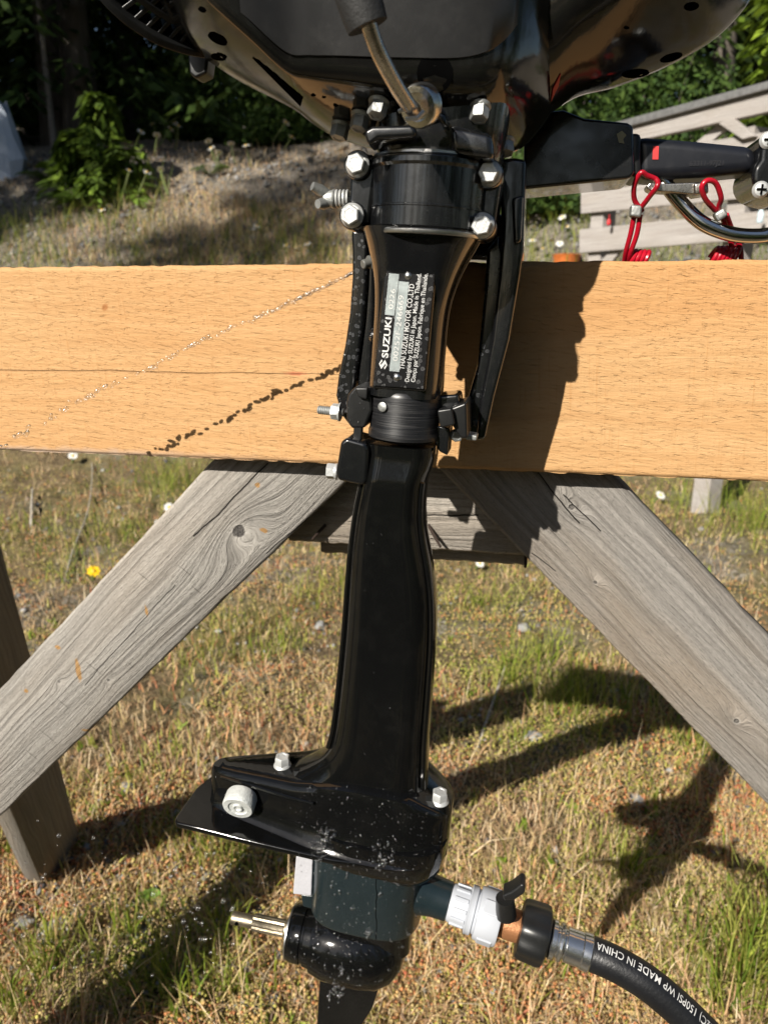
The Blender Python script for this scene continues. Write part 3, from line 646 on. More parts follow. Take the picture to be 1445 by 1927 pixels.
stem([(60, 990), (62, 960), (64, 935)], .012, 'short upright straw-yellow stalk below the plank at far left', (0, .03, .06))
p = G(285, 1690); root = empty('broad_leaved_weed', 'small bright green broad-leaved weed beside the foot of the leg', 'weed', loc=(p[0], p[1], float(terrain(p[0], p[1]))))
M_WEED = m_plain('weed_leaf', (.16, .27, .03), .55, 0, .002, 60, .3)
for k in range(11):
    a = k*2.4; ln = .045+.02*((k*7) % 5)/5; up_ = .5+.5*((k*3) % 4)/4; c_, s_ = math.cos(a), math.sin(a); R_ = []
    lf = []
    for t, w_ in ((0, .1), (.25, .32), (.5, .42), (.75, .3), (1, .03)):
        x_, z_ = ln*t*math.cos(up_), ln*t*math.sin(up_)-ln*.35*t*t; ww = ln*w_
        lf.append([(c_*x_-s_*ww, s_*x_+c_*ww, z_+.006), (c_*x_, s_*x_, z_), (c_*x_+s_*ww, s_*x_-c_*ww, z_+.006)])
    bb = B(); bb.rings(lf, False, False, closed=False); bb.build('leaf', M_WEED, root)

# ------------------------------------------------------------------ odds and ends behind
p = W(-6, 185, 10.8); p[2] = float(terrain(p[0], p[1])); b = B(); r_ = np.random.RandomState(3)
b.lathe((0, 0, -.05), (0, 0, 1), [(.20, 0), (.27, .12), (.23, .26), (.13, .34), (.02, .36)], 9)
b.v = [tuple(np.array(v_)*(1+.14*r_.randn())) for v_ in b.v]
o = b.build('boulder', m_plain('pale_rock', (.50, .56, .66), .8, bump=.02, bscale=9), None, auto=20); o.location = p; o.scale = (.95, .95, 2.55); tag(o, 'pale bluish boulder by the forest, far left', 'rock')
M_GREYW = m_weathered('railing_wood', (.24, .215, .20), (.47, .44, .42), scale=.6, warm=.25)
pb = G(1305, 975); _d = np.array([.47, -.883, 0]); _d /= np.linalg.norm(_d); _n = np.array([-_d[1], _d[0], 0])
RF = Frame(np.stack([_d, _n, SZ], 1), (pb[0], pb[1], 0))
rail = empty('timber_railing', 'grey weathered timber railing with a metal-capped top rail, behind the plank at right', 'railing', RF)
def rpoly(name, pts, y0, th, m=None, label=None, bev=.004):
    o = B().prism([tuple(RF.at(px, py, y0)[[0, 2]]) for px, py in pts], y0, y0+th).build(name, m or M_GREYW, rail, bevel=bev)
    if label: o['label'] = label
    return o
rpoly('board', [(1089, 432), (1650, 375), (1650, 432), (1089, 476)], 0, .03)
rpoly('board', [(1092, 361), (1650, 295), (1650, 350), (1092, 402)], 0, .03)
rpoly('board', [(1180, 290), (1650, 215), (1650, 262), (1180, 322)], .0, .03)
rpoly('top_rail', [(1120, 256), (1650, 118), (1650, 165), (1120, 282)], -.02, .05)
rpoly('metal_cap', [(1120, 240), (1650, 96), (1650, 112), (1120, 254)], -.05, .14, m_plain('zinc_sheet', (.33, .33, .33), .45, .6))
rpoly('brace', [(1308, 268), (1356, 228), (1376, 232), (1330, 274)], .035, .03)
rpoly('brace', [(1350, 232), (1378, 222), (1420, 256), (1395, 262)], -.03, .03)
z1 = float(RF.at(1305, 262, .03)[2])-GZ
for px, nm in ((1108, 'post'), (1305, 'post')):
    a = RF.at(px, 600, .034); xx = a[0] if px != 1305 else 0.0
    B().box((xx, .034+.06, GZ+z1/2-.05), (.12, .12, z1+.1)).build(nm, M_GREYW, rail, bevel=.005)
rpoly('brace', [(1120, 500), (1150, 470), (1175, 462), (1140, 505)], .035, .03)
M_RED = m_plain('red_plastic', (.55, .02, .025), .4)
q_ = RF.at(1145, 418, -.06); q_ = RF.out(q_)
o = B().lathe((0, 0, -.022), (0, 0, 1), [(.004, 0), (.012, .006), (.013, .03), (.008, .04), (.003, .044), (.003, .07)], 14).build('red_float', M_RED); o.location = q_; tag(o, 'tiny red float hanging at the left end of the grey railing', 'float')
q_ = RF.out(RF.at(1430, 408, -.10)); o = B().lathe((0, 0, -.03), (0, 0, 1), [(.014, 0), (.016, .006), (.016, .05), (.010, .058), (.010, .07)], 16).build('pale_bottle', m_plain('pale_blue_plastic', (.55, .68, .75), .35)); o.location = q_; tag(o, 'pale blue bottle standing on the grey railing, far right', 'bottle')
q_ = GT(1065, 492); o = B().lathe((0, 0, 0), (0, 0, 1), [(.12, -.1), (.15, .15), (.16, .16), (.15, .165), (.13, .05)], 24).build('orange_tub', m_plain('orange_plastic', (.62, .17, .04), .5)); o.location = (q_[0], q_[1], q_[2]-.09); tag(o, 'orange tub just showing over the plank, left of the railing', 'tub')
# ------------------------------------------------------------------ the wooden stand
stand = empty('wooden_stand', 'homemade wooden stand of grey boards with a fresh orange-tan plank bolted across it', 'stand', ST)
PT = .028                                                   # plank thickness
def make_plank():
    xs = np.concatenate([np.concatenate([np.linspace(-.52, -.42, 10)[:-1], np.arange(-.42, .50, .00105)]), np.linspace(.5, 1.35, 60)[1:]]); zs = np.linspace(.806, .9835, 170)
    Xp, Zp = np.meshgrid(xs, zs)
    grain = Zp+.03*vnoise(Xp*2.6, Zp*6, 91)
    d = .00020*vnoise(Xp*70, grain*420, 92)+.00014*vnoise(Xp*25, grain*160, 93)
    tear = vnoise((Xp+.45*Zp)*95, Zp*330, 94)
    d = d-.00042*np.clip(tear-.50, 0, 1)*np.clip(vnoise(Xp*5, Zp*14, 95)+.4, 0, 1)+.00045*np.clip(-tear-.52, 0, 1)
    e = np.minimum(Zp-.806, .9835-Zp); round_ = .0035*np.clip(1-e/.004, 0, 1)**2
    yv = -d+round_
    edge = np.where(e < .0006, .0007*vnoise(Xp*120, Zp*3+(Zp > .9)*40, 96), 0)
    top = np.stack([Xp, yv, Zp+edge], -1).reshape(-1, 3); nx, nz = len(xs), len(zs)
    id_ = np.arange(nx*nz).reshape(nz, nx)
    q = np.stack([id_[:-1, :-1], id_[:-1, 1:], id_[1:, 1:], id_[1:, :-1]], -1).reshape(-1, 4)
    back = top.copy(); rim = np.concatenate([id_[0, :], id_[1:, -1], id_[-1, -2::-1], id_[-2:0:-1, 0]])
    bv = top[rim].copy(); bv[:, 1] = PT; o = len(top); m = len(rim); k = np.arange(m); k2 = (k+1) % m
    q2 = np.stack([rim[k], o+k, o+k2, rim[k2]], -1)[:, ::-1]
    v = np.concatenate([top, bv]); bx = np.array([[xs[0], PT, .806], [xs[-1], PT, .806], [xs[-1], PT, .9835], [xs[0], PT, .9835]])
    v = np.concatenate([v, bx]); b0 = len(v)-4
    q = np.concatenate([q, q2, np.array([[b0, b0+3, b0+2, b0+1]])])
    o = fastmesh('plank', v, q, m_fresh('fresh_cedar'), None, stand, smooth=True)
    o['label'] = 'fresh orange-tan rough-sawn plank'; return o
make_plank()
def board(name, c, d, ln, wd, th, knots_px=(), stains_px=(), cracks_px=(), c0=(.105, .095, .085), c1=(.36, .34, .31), yl=PT, warm=.3, label=None, jitter=.0):
    d = V3(d)/np.linalg.norm(d); zz = np.array([-d[2], 0, d[0]])
    def uv(px, py): p = S(px, py, yl)-V3(c); return p @ d, p @ zz
    kn = [(*uv(px, py), r) for px, py, r in knots_px]
    stn = [(*uv(px, py), rx, rz, a) for px, py, rx, rz, a in stains_px]
    cr = []
    for p, q_, w in cracks_px:
        (x0, z0), (x1, z1) = uv(*p), uv(*q_)
        if x1 < x0: x0, z0, x1, z1 = x1, z1, x0, z0
        sl_ = (z1-z0)/(x1-x0); cr.append((z0-sl_*x0, sl_, w, x0, x1))
    m = m_weathered(name+'_wood', c0, c1, kn, stn, cr, warm=warm)
    # a slightly uneven board: long box cut into rings, edges wandering a little
    R = []; rr = np.random.RandomState(len(name)+int(abs(c[0])*1e4))
    for t in np.linspace(-.5, .5, 41):
        w0, w1 = (.0005*rr.randn(2) if abs(t) < .5 else (0, 0)); ch = .003
        a, b = wd/2+w0, -wd/2+w1
        R.append([(t*ln, y_, z_) for y_, z_ in ((0, a-ch), (ch, a), (th-ch, a), (th, a-ch), (th, b+ch), (th-ch, b), (ch, b), (0, b+ch))])
    o = B().rings(R).build(name, m, stand, auto=60)
    M = Matrix.Identity(4)
    for i in range(3): M[i][0], M[i][1], M[i][2], M[i][3] = d[i], (0, 1, 0)[i], zz[i], V3(c)[i]
    M[1][3] = yl
    o.matrix_local = M
    if label: o['label'] = label
    return o
dl = V3((-.708, 0, -.706)); ml = V3((-0.1406, PT, 0.7618)); G1, G2 = (.10, .092, .082), (.39, .367, .335)
board('brace', ml+dl*.24, dl, .76, .108, .036, [(450, 1000, .0095), (112, 1283, .0022), (205, 1280, .0022)],
      [(497, 998, .0028, .005, .6), (148, 1262, .0038, .016, -.75), (276, 1150, .002, .007, -.7), *[(px, py, .0007, rz, .12) for px, py, rz in ((178, 1258, .016), (120, 1325, .013), (160, 1385, .012), (90, 1385, .016), (60, 1420, .012), (270, 1085, .009), (350, 1075, .012), (245, 1250, .005), (215, 1325, .012), (370, 1110, .008), (70, 1455, .014))], (109, 1218, .003, .004, .5), (163, 1375, .002, .007, .7), (485, 913, .003, .003, 0), (50, 1300, .003, .003, 0)],
      [((505, 872), (365, 1010), .0009), ((640, 930), (500, 1040), .0006), ((330, 1100), (160, 1290), .0005)], c0=G1, c1=G2, label='weathered grey brace with a dark round knot')
dr = V3((.714, 0, -.70)); mr = V3((0.1685, PT, 0.7599))
board('brace', mr+dr*.26, dr, .80, .112, .036, [(1385, 1357, .0035), (1120, 1096, .0025), (1075, 955, .004)], [],
      [((1010, 890), (1090, 985), .0007), ((1060, 930), (1130, 1000), .0006), ((1000, 1040), (1045, 1075), .0005)], c0=(.095, .086, .076), c1=(.345, .322, .295), warm=.6, label='weathered grey brace with dark streaked grain')
board('cross_tie', (0.0097, .066, 0.7507), (1, 0, 0), .253, .091, .038, cracks_px=[((700, 966), (900, 970), .0009)], c0=(.17, .15, .13), c1=(.45, .41, .36), yl=.066, warm=.5)
board('backing_board', (0.0212, .106, 0.7300), (1, 0, 0), .228, .100, .038, c0=(.15, .13, .115), c1=(.40, .36, .31), yl=.106, warm=.5)
M_NAIL = m_plain('rusty_nail', (.035, .022, .016), .7, .3)
for (a, b) in (((612, 988), (589, 1014)), ((806, 988), (828, 1028)), ((990, 1030), (988, 1066))):
    p, q_ = S(*a, .066), S(*b, .045)
    bb = B().tube([p, p*.5+q_*.5, q_], [.0017, .0017, .0013], 8); bb.lathe(q_, q_-p, [(.0012, 0), (.0014, .0004), (.0012, .001)], 8); bb.build('nail', M_NAIL, stand)
def leg(top, foot, face=(.95, -.30, 0)):
    top, foot = ST.to(top), ST.to(foot); d = foot-top; ln = np.linalg.norm(d); d /= ln
    nw = ST.M.T @ np.array(face); nw = nw-d*(nw @ d); nw /= np.linalg.norm(nw); zz = np.cross(d, nw)
    m = M_LEG
    w, t = .140, .046
    R = [[V3(((tt-.5)*ln, y_, z_)) for y_, z_ in ((-t/2, w/2-.003), (-t/2+.003, w/2), (t/2-.003, w/2), (t/2, w/2-.003), (t/2, -w/2+.003), (t/2-.003, -w/2), (-t/2+.003, -w/2), (-t/2, -w/2+.003))] for tt in np.linspace(0, 1, 12)]
    o = B().rings(R).build('leg', m, stand, auto=60)
    c = (top+foot)/2; M = Matrix.Identity(4)
    for i in range(3): M[i][0], M[i][1], M[i][2], M[i][3] = d[i], nw[i], zz[i], c[i]
    o.matrix_local = M; return o
M_LEG = m_weathered('leg_wood', (.085, .075, .064), (.25, .23, .20), scale=.8, warm=.5)
pf = G(105, 1612)
lt = W(-175, 840, .80)
leg(tuple(lt), (pf[0], pf[1], GZ-.03))
leg((-.92, .72, .86), (-1.05, .15, GZ-.03), (.57, .82, 0))
leg((1.15, .48, .86), (1.28, .84, GZ-.03)); leg((1.13, .44, .86), (1.20, .0, GZ-.03))

# ------------------------------------------------------------------ the outboard motor
motor = empty('outboard_motor', 'small black outboard motor clamped upright on the fresh plank', 'outboard motor', MO)
PAINT = m_black('gloss_black', rough=.09, dust=.10, sheen=.13); PAINT_W = m_black('gloss_black_wet', col=(.0035, .0036, .0036), rough=.05, dust=.07); PAINT_S = m_black('spotted_black', rough=.11, dust=.12, spots=.42, dustcol=(.10, .105, .115), sheen=.08)
PAINT_C = m_black('cowl_black', col=(.007, .0068, .0062), rough=.07, dust=.14, dustcol=(.16, .14, .11)); PAINT_P = m_black('panel_black', col=(.016, .0155, .015), rough=.34, dust=.35)
PAINT_M = m_black('satin_black', col=(.009, .0093, .0095), rough=.30, dust=.25)
ZINC = m_plain('zinc_plate', (.55, .56, .555), .42, .45, .0002, 500, .2); ZINC_D = m_plain('dull_zinc', (.42, .43, .42), .55, .85, .0004, 500, .35)
CHROME = m_plain('bright_steel', (.62, .62, .62), .12, 1.0, 0, 200, .1); STEEL = m_plain('brushed_steel', (.55, .52, .48), .28, 1.0, .0001, 600, .25)
ALU = m_plain('bare_alloy', (.66, .66, .66), .3, 1.0, .0001, 700, .1); RUBBER = m_plain('black_rubber', (.018, .018, .018), .6, 0, .0004, 500, .3)
HOLE = m_plain('unlit_hollow', (.003, .003, .003), .9, spec=0.0)  # flat black: the shade inside holes, slots and recesses put into colour
def se(cx, cy, a, b, z, e=2.6, n=40, flat=None):
    out = []
    for t in np.linspace(0, 2*math.pi, n, endpoint=False):
        c, s_ = math.cos(t), math.sin(t)
        y = b*abs(s_)**(2/e)*(1 if s_ > 0 else -1)
        if flat is not None: y = max(y, -flat)
        out.append((cx+a*abs(c)**(2/e)*(1 if c > 0 else -1), cy+y, z))
    return out
def Zp(py, yl=0.0): return L(axpx(py), py, yl)[2]
def Xp(px, py, yl=0.0): return L(px, py, yl)[0]
def loft_px(rows, b, e=2.6, cy=0.0, k=4, flat=None):
    """rows: (py, left px, right px) silhouettes of a body round the axis; b: half depth(s)."""
    A = []
    for i, r in enumerate(rows):
        py, xl, xr = r[:3]; a0, a1 = Xp(xl, py, cy), Xp(xr, py, cy)
        A.append(((a0+a1)/2, (a1-a0)/2, L((xl+xr)/2, py, cy)[2], b[i] if hasattr(b, '__len__') else b))
    A = catmull(A, k) if k > 1 else np.array(A)
    return B().rings([se(c, cy, a, bb, z, e, flat=None if flat is None else flat*bb) for c, a, z, bb in A])
def P(pts, y0, y1): return B().prism([tuple(L(px, py, y0)[[0, 2]]) for px, py in pts], y0, y1)

# collar (upper bearing) ------------------------------------------------
R0 = .0395; cxl = Xp(800, 360, -R0*.6)
zt, zb = L(800, 288, -R0)[2], L(795, 428, -R0)[2]
A0 = (cxl, 0, 0)
b = B().lathe((cxl, 0, zb), (0, 0, 1), [(R0-.002, 0), (R0, .0015), (R0, (zt-zb)*.30), (R0+.0006, (zt-zb)*.31), (R0+.0006, (zt-zb)*.33), (R0, (zt-zb)*.34), (R0, (zt-zb)*.86), (R0+.0016, (zt-zb)*.90), (R0+.0016, (zt-zb)*.97), (R0, zt-zb)], 64)
b.build('bearing_housing', PAINT, motor, auto=40)
B().lathe((cxl, 0, zb-.0035), (0, 0, 1), [(R0+.0012, 0), (R0+.0016, .0007), (R0+.0016, .0025), (R0+.0008, .0032)], 64).build('seal_ring', ALU, motor)
B().lathe((cxl, 0, zt+.0004), (0, 0, 1), [(R0-.001, 0), (R0-.0004, .0006), (R0-.0004, .002), (R0-.002, .0026)], 64).build('seal_ring', ALU, motor)
fl = [(655, 300), (668, 288), (700, 290), (706, 330), (700, 372), (694, 420), (668, 428), (650, 415), (646, 396), (657, 372), (659, 335)]
P(fl, -.016, .03).build('housing_flange', PAINT, motor, bevel=.0025, seg=3)
fr_ = [(890, 308), (915, 300), (940, 312), (944, 335), (938, 372), (930, 430), (915, 448), (892, 442), (885, 420), (890, 372)]
P(fr_, -.012, .03).build('housing_flange', PAINT, motor, bevel=.0025, seg=3)
for px, py, yl in ((671, 309, -.022), (661, 405, -.022), (919, 326, -.019), (906, 424, -.021)):
    p = L(px, py, yl)
    B().lathe((p[0], .01, p[2]), (0, -1, 0), [(.0090, 0), (.0090, -yl+.0068), (.0084, -yl+.0078)], 28).build('bolt_boss', PAINT, motor)
    B().bolt((p[0]+.0003, yl+.002, p[2]), (-.05, -1, -.02), .0079, .0056, .0052).build('flange_bolt', ZINC, motor)
# wing bolt and spring
p = L(622, 374, .012); e_ = L(668, 374, .012)
B().cyl(p, e_, .0024, 12).build('wing_stud', ZINC_D, motor)
hp = []
for t in np.linspace(0, 1, 90):
    a = t*6.283*4.2; c = L(632, 374, .012)*(1-t)+L(660, 374, .012)*t; hp.append(c+np.array([0, math.cos(a), math.sin(a)])*.0052)
B().tube(hp, .0010, 7).build('coil_spring', ZINC, motor)
c = L(617, 374, .012); b = B().lathe(c-np.array([.003, 0, 0]), (1, 0, 0), [(.0035, 0), (.005, .001), (.0058, .006), (.0065, .0075), (.006, .0085)], 20)
for sg, tip in ((1, (588, 350)), (-1, (598, 384))):
    q_ = L(*tip, .004)
    b.tube([c+np.array([0, 0, sg*.003]), (c+q_)/2+np.array([0, 0, sg*.0015]), q_], [.0032, .0040, .0030], 12)
b.build('wing_nut', ZINC_D, motor)

# neck ------------------------------------------------------------------
rows = [(436, 687, 905), (452, 692, 900), (480, 699, 884), (520, 706, 864), (560, 708, 850), (600, 707, 842), (660, 703, 836), (700, 700, 832), (742, 697, 826)]
bs = [.037, .036, .0325, .028, .026, .0255, .0255, .0255, .0255]
neck = loft_px(rows, bs, 2.7, 0, 4, flat=.93).build('neck', PAINT, motor, auto=60)
for side in (-1, 1):                                     # raised edge ribs of the casting
    pts = []
    for (py, xl, xr), bb in zip(rows, bs):
        x = Xp(xl if side < 0 else xr, py, 0); pts.append((x-side*.0016, bb*.05, L(axpx(py), py, 0)[2]))
    B().tube(catmull(pts, 4), .0026, 10).build('casting_rib', PAINT, motor)
PY = -.0262                                              # front of the nameplate
def pl(px, py, y=PY): return L(px, py, y)
pc_ = [(728, 503), (819, 506), (797, 733), (703, 726)]
P([(724, 498), (822, 501), (800, 738), (699, 731)], PY+.0010, PY+.008).build('plate_pad', PAINT, motor, bevel=.002, seg=3)
plate = P(pc_, PY, PY+.003).build('nameplate', m_black('plate_black', col=(.008, .008, .009), rough=.2, dust=.5, spots=.5, dustcol=(.12, .12, .12)), motor, bevel=.0006, seg=2)
WHITE_T = m_plain('white_print', (.58, .58, .57), .55); FOIL = m_plain('silver_foil', (.30, .335, .335), .45, .3, .0003, 900, .3)
for q4 in ([(724, 592), (742, 594), (751, 516), (732, 514)], [(732.6, 698), (751, 700), (769.5, 531), (750.5, 529)]):
    P(q4, PY-.0004, PY+.001).build('serial_strip', FOIL, plate, bevel=0)
def letter(s, a, b_, hpx, m, parent, bold=0.0, y=PY-.0003, name='lettering', depth=.0002):
    v, f = text_mesh(s, bold); A_, B_ = L(*a, y), L(*b_, y); d = (B_-A_); ln = np.linalg.norm(d); d /= ln; u = np.array([-d[2], 0, d[0]])
    w = v[:, 0].max()-v[:, 0].min(); h_ = abs(RL(a[0], a[1], y, hpx))/.70
    vv = [A_+d*((p[0]-v[:, 0].min())*ln/w)+u*(p[1]*h_) for p in v]
    return B().add(vv, f).build(name, m, parent)
letter('SUZUKI', (729.5, 674), (737, 598), 11.5, WHITE_T, plate, .022)
letter('THAI SUZUKI MOTOR CO.,LTD', (760.5, 696), (779.5, 535), 9.5, WHITE_T, plate, .004)
letter('Designed by SUZUKI in Japan. Made in Thailand.', (769.5, 718.5), (792.6, 515), 8.2, WHITE_T, plate, .004)
letter('Con\u00e7u par SUZUKI Japon. Fabrique en Thailande.', (780.6, 719.5), (805, 515), 8.2, WHITE_T, plate, .004)
EMB = m_plain('stamped_digits', (.62, .62, .60), .4)
letter('00252F-246669', (748, 680), (760, 556), 9.5, EMB, plate, .0, PY-.0007)
letter('0226', (739.5, 582), (744, 544), 9, EMB, plate, .0, PY-.0007)
lg = [(.5, 1), (0, .65), (.60, .25), (.47, .16), (.17, .36), (0, .25), (.5, 0), (1, .35), (.4, .75), (.53, .84), (.83, .64), (1, .75)]
A_, B_ = L(727.5, 696, PY-.0003), L(730, 678, PY-.0003); d_ = B_-A_; u_ = np.array([-d_[2], 0, d_[0]])*.9
B().prism([tuple((A_+d_*x_+u_*y_)[[0, 2]]) for x_, y_ in lg], PY-.0003, PY+.0005).build('emblem', WHITE_T, plate)
for px, py in ((767.6, 519), (746.5, 710)):
    p = L(px, py, PY); B().lathe((p[0], PY+.0004, p[2]), (0, -1, 0), [(.0026, 0), (.0026, .0004), (.0020, .0013), (.0006, .0018)], 18).build('rivet', ALU, plate)
# tell-tale nozzle on the left of the neck
p = L(702, 492, .006); q_ = L(682, 498, .0)
b = B().cyl(p, q_, .0032, 14, .0006); b.lathe(p, q_-p, [(.0045, -.002), (.0048, 0), (.0048, .003), (.004, .0035)], 16); b.build('water_outlet', m_plain('grey_plastic', (.12, .12, .11), .5), motor)
p = L(702, 632, .0); B().lathe(p, (-1, -.1, 0), [(.0052, -.001), (.005, .001), (.0032, .0025), (.0030, .0015)], 18, squash=(1, 1.0)).build('grease_nipple', PAINT, motor)

# lower swivel sleeve
rs = .0252; zt2, zb2 = L(760, 742, -rs)[2], L(752, 832, -rs)[2]; cx2 = Xp(758, 785, -.01)
b = B().lathe((cx2, 0, zb2), (0, 0, 1), [(rs-.002, -.002), (rs+.0008, 0), (rs+.0008, .004), (rs, .006), (rs, zt2-zb2-.004), (rs-.0012, zt2-zb2), (rs-.004, zt2-zb2+.002)], 56)
n = NT('worn_black'); v = n.coord(); k = n.noise(n.scaled(v, (30, 30, 1500)), 1.0, 4, .6); k2 = n.noise(v, 60, 4)
M_WORN = n.set(col=n.mix(n.math('MULTIPLY', n.ramp(k, [(.5, 0.), (.8, .35)]), k2), (.008, .008, .009), (.16, .155, .15)), rough=n.ramp(k, [(.3, .22), (.7, .5)]), normal=n.bump(k, .00005))
b.build('swivel_sleeve', M_WORN, motor)
p = L(720, 766, -.0245); B().lathe((p[0], p[1]+.0012, p[2]), (-.35, -1, 0), [(.0034, 0), (.0034, .0012), (.0028, .0016)], 16).build('set_screw', ZINC_D, motor)

# clamp bracket arms ------------------------------------------------------
la = [(660, 432), (690, 432), (692, 470), (690, 540), (684, 610), (674, 680), (667, 730), (668, 770), (682, 800), (664, 810), (642, 782), (631, 745), (636, 705), (648, 650), (657, 590), (662, 520), (662, 470)]
P(la, .026, .050).build('clamp_arm', PAINT_S, motor, bevel=.003, seg=3)
lb_ = [(668, 290), (705, 290), (706, 560), (700, 700), (690, 800), (672, 806), (672, 700), (684, 600), (690, 500)]
P(lb_, .03, .122).build('clamp_plate', PAINT, motor, bevel=.003)
ra = [(915, 470), (940, 440), (948, 480), (940, 560), (925, 660), (918, 730), (905, 800), (900, 826), (874, 822), (872, 775), (884, 735), (897, 690), (905, 610), (912, 540)]
P(ra, .034, .056).build('clamp_arm', PAINT_S, motor, bevel=.003, seg=3)
rb_ = [(934, 300), (966, 296), (990, 300), (985, 470), (978, 520), (958, 640), (930, 745), (912, 828), (894, 830), (903, 750), (924, 640), (938, 520), (944, 420)]
P(rb_, .028, .122).build('clamp_plate', PAINT, motor, bevel=.003)
P([(962, 372), (984, 366), (980, 455), (966, 460)], .020, .03).build('clamp_lug', PAINT, motor, bevel=.002)
zpk = .9835-MO.O[2]
B().box((.012, .144, zpk+.022), (.10, .045, .036)).build('clamp_hook', PAINT, motor, bevel=.004)
B().box((-.045, .162, zpk-.04), (.02, .008, .09)).build('clamp_pad', PAINT, motor, bevel=.003); B().box((.055, .162, zpk-.04), (.02, .008, .09)).build('clamp_pad', PAINT, motor, bevel=.003)
# studs, pivots and the lock
a, b_ = L(598, 771, .012), L(645, 776, .012); b = B(); n_ = 26
R_ = [(.0030+(.0004 if i % 2 else 0), i/n_*np.linalg.norm(b_-a)) for i in range(n_+1)]; b.lathe(a, b_-a, [(.0024, 0)]+[(r, h+.0006) for r, h in R_], 14)
b.build('threaded_stud', ZINC_D, motor)
d_ = (b_-a)/np.linalg.norm(b_-a); c = a+d_*.0105
u, w, _ = basis(d_); R_ = lambda r, h: [c+d_*h+(u*math.cos(t)+w*math.sin(t))*r for t in np.linspace(.2, .2+2*math.pi, 6, endpoint=False)]
b = B().rings([R_(.0050, 0), R_(.0062, .001), R_(.0062, .0055), R_(.0056, .0065)]); b.lathe(c+d_*.0062, d_, [(.0070, 0), (.0072, .0012), (.006, .0016)], 18); b.build('lock_nut', ZINC, motor)
P([(655, 742), (668, 727), (696, 729), (700, 772), (686, 806), (660, 806), (652, 790), (651, 760)], -.016, .02).build('pivot_block', PAINT_M, motor, bevel=.002)
P([(668, 730), (692, 730), (690, 752), (674, 748)], -.020, -.014).build('pivot_ear', PAINT_M, motor, bevel=.001)
a, b_ = L(676, 795, -.012), L(672, 842, -.012); B().box((a+b_)/2, (.0062, .006, np.linalg.norm(a-b_))).build('lock_pin', PAINT_M, motor, bevel=.001)
P([(640, 832), (652, 824), (688, 834), (694, 850), (690, 905), (684, 915), (634, 904), (631, 890)], -.024, .012).build('lock_block', PAINT, motor, bevel=.004, seg=4)
P([(684, 850), (712, 868), (708, 918), (686, 914)], -.016, .016).build('lock_arm', PAINT, motor, bevel=.002)
p = L(631, 887, -.010); B().bolt(p+np.array([.0015, 0, 0]), (-1, -.12, 0), .0062, .0050, .0062).build('flange_bolt', ZINC, motor)
P([(822, 772), (850, 768), (856, 800), (828, 806)], -.016, .006).build('pivot_block', PAINT_M, motor, bevel=.0014)
P([(824, 745), (862, 742), (866, 770), (826, 772)], .0, .03).build('pivot_cap', PAINT, motor, bevel=.002)
P([(846, 768), (878, 756), (880, 826), (866, 826), (850, 800)], -.010, .03).build('pivot_wedge', PAINT_M, motor, bevel=.002)
P([(818, 800), (846, 806), (842, 858), (826, 850), (818, 835)], -.004, .02).build('stop_tab', PAINT, motor, bevel=.0014)
P([(874, 816), (898, 820), (896, 830), (876, 828)], -.002, .012).build('worn_foot', ZINC_D, motor, bevel=.001)
p = L(858, 818, .004); B().bolt(p, (.3, -1, -.1), .0048, .0038, .004).build('flange_bolt', ZINC_D, motor)

# shaft housing -------------------------------------------------------------
rows = [(832, 694, 821), (852, 693, 819), (872, 691, 814), (895, 688, 806), (920, 682, 803), (960, 674, 802), (1000, 668, 806), (1050, 662, 815), (1110, 657, 822), (1190, 651, 822), (1290, 641, 815), (1370, 631, 809), (1405, 622, 808), (1430, 606, 807), (1448, 582, 807), (1462, 556, 807)]
bs = [.0255, .0255, .027, .029, .029, .029, .029, .029, .029, .029, .029, .029, .0295, .030, .031, .032]
shaft = loft_px(rows, bs, 2.5, 0, 4, flat=.90).build('shaft_housing', PAINT_W, motor, auto=70)
pts = [(Xp(xl, py, 0)+.0012, -.014, L(axpx(py), py, 0)[2]) for py, xl, xr in rows[3:13]]
B().tube(catmull(pts, 3), .0020, 8).build('casting_rib', PAINT_W, motor)
pts = [(Xp(xr, py, 0)-.0022, -.016, L(axpx(py), py, 0)[2]) for py, xl, xr in rows[3:15]]
B().tube(catmull(pts, 3), .0022, 8).build('casting_rib', PAINT_W, motor)
# anti-ventilation plate, fairing, lower unit
zp = LZ(620, 1617, 0)[2] if False else -.493
outl = [(-.1695, -.041), (-.1712, -.036), (-.1710, .004), (-.163, .030), (-.150, .038), (-.08, .042), (.0, .042), (.045, .034), (.060, .012), (.060, -.012), (.050, -.034), (.02, -.046), (-.03, -.050), (-.09, -.0475), (-.15, -.0435), (-.166, -.0428)]
B().slab(outl, zp-.0055, zp).build('anti_ventilation_plate', PAINT_W, motor, bevel=.0018, seg=3)
stn = [(-.1520, .005, -.461), (-.146, .010, -.4585), (-.125, .0165, -.4555), (-.100, .022, -.452), (-.075, .0275, -.4485), (-.055, .032, -.443), (-.03, .036, -.437), (.0, .0375, -.436), (.025, .0365, -.438), (.042, .031, -.446), (.054, .024, -.453), (.0600, .014, -.456)]
R_ = []
for x, hy, z1 in catmull(stn, 3):
    z0 = zp-.0005; h_ = z1-z0
    half = [(hy*1.22+.003, z0), (hy*1.12+.001, z0+h_*.10), (hy*1.04, z0+h_*.45), (hy, z0+h_*.86), (hy-.002, z0+h_*.96), (hy*.86-.002, z1)]
    R_.append([(x, y_, z_) for y_, z_ in half]+[(x, -y_, z_) for y_, z_ in half[::-1]])
B().rings(R_).build('gearcase_fairing', PAINT_W, motor, auto=42)
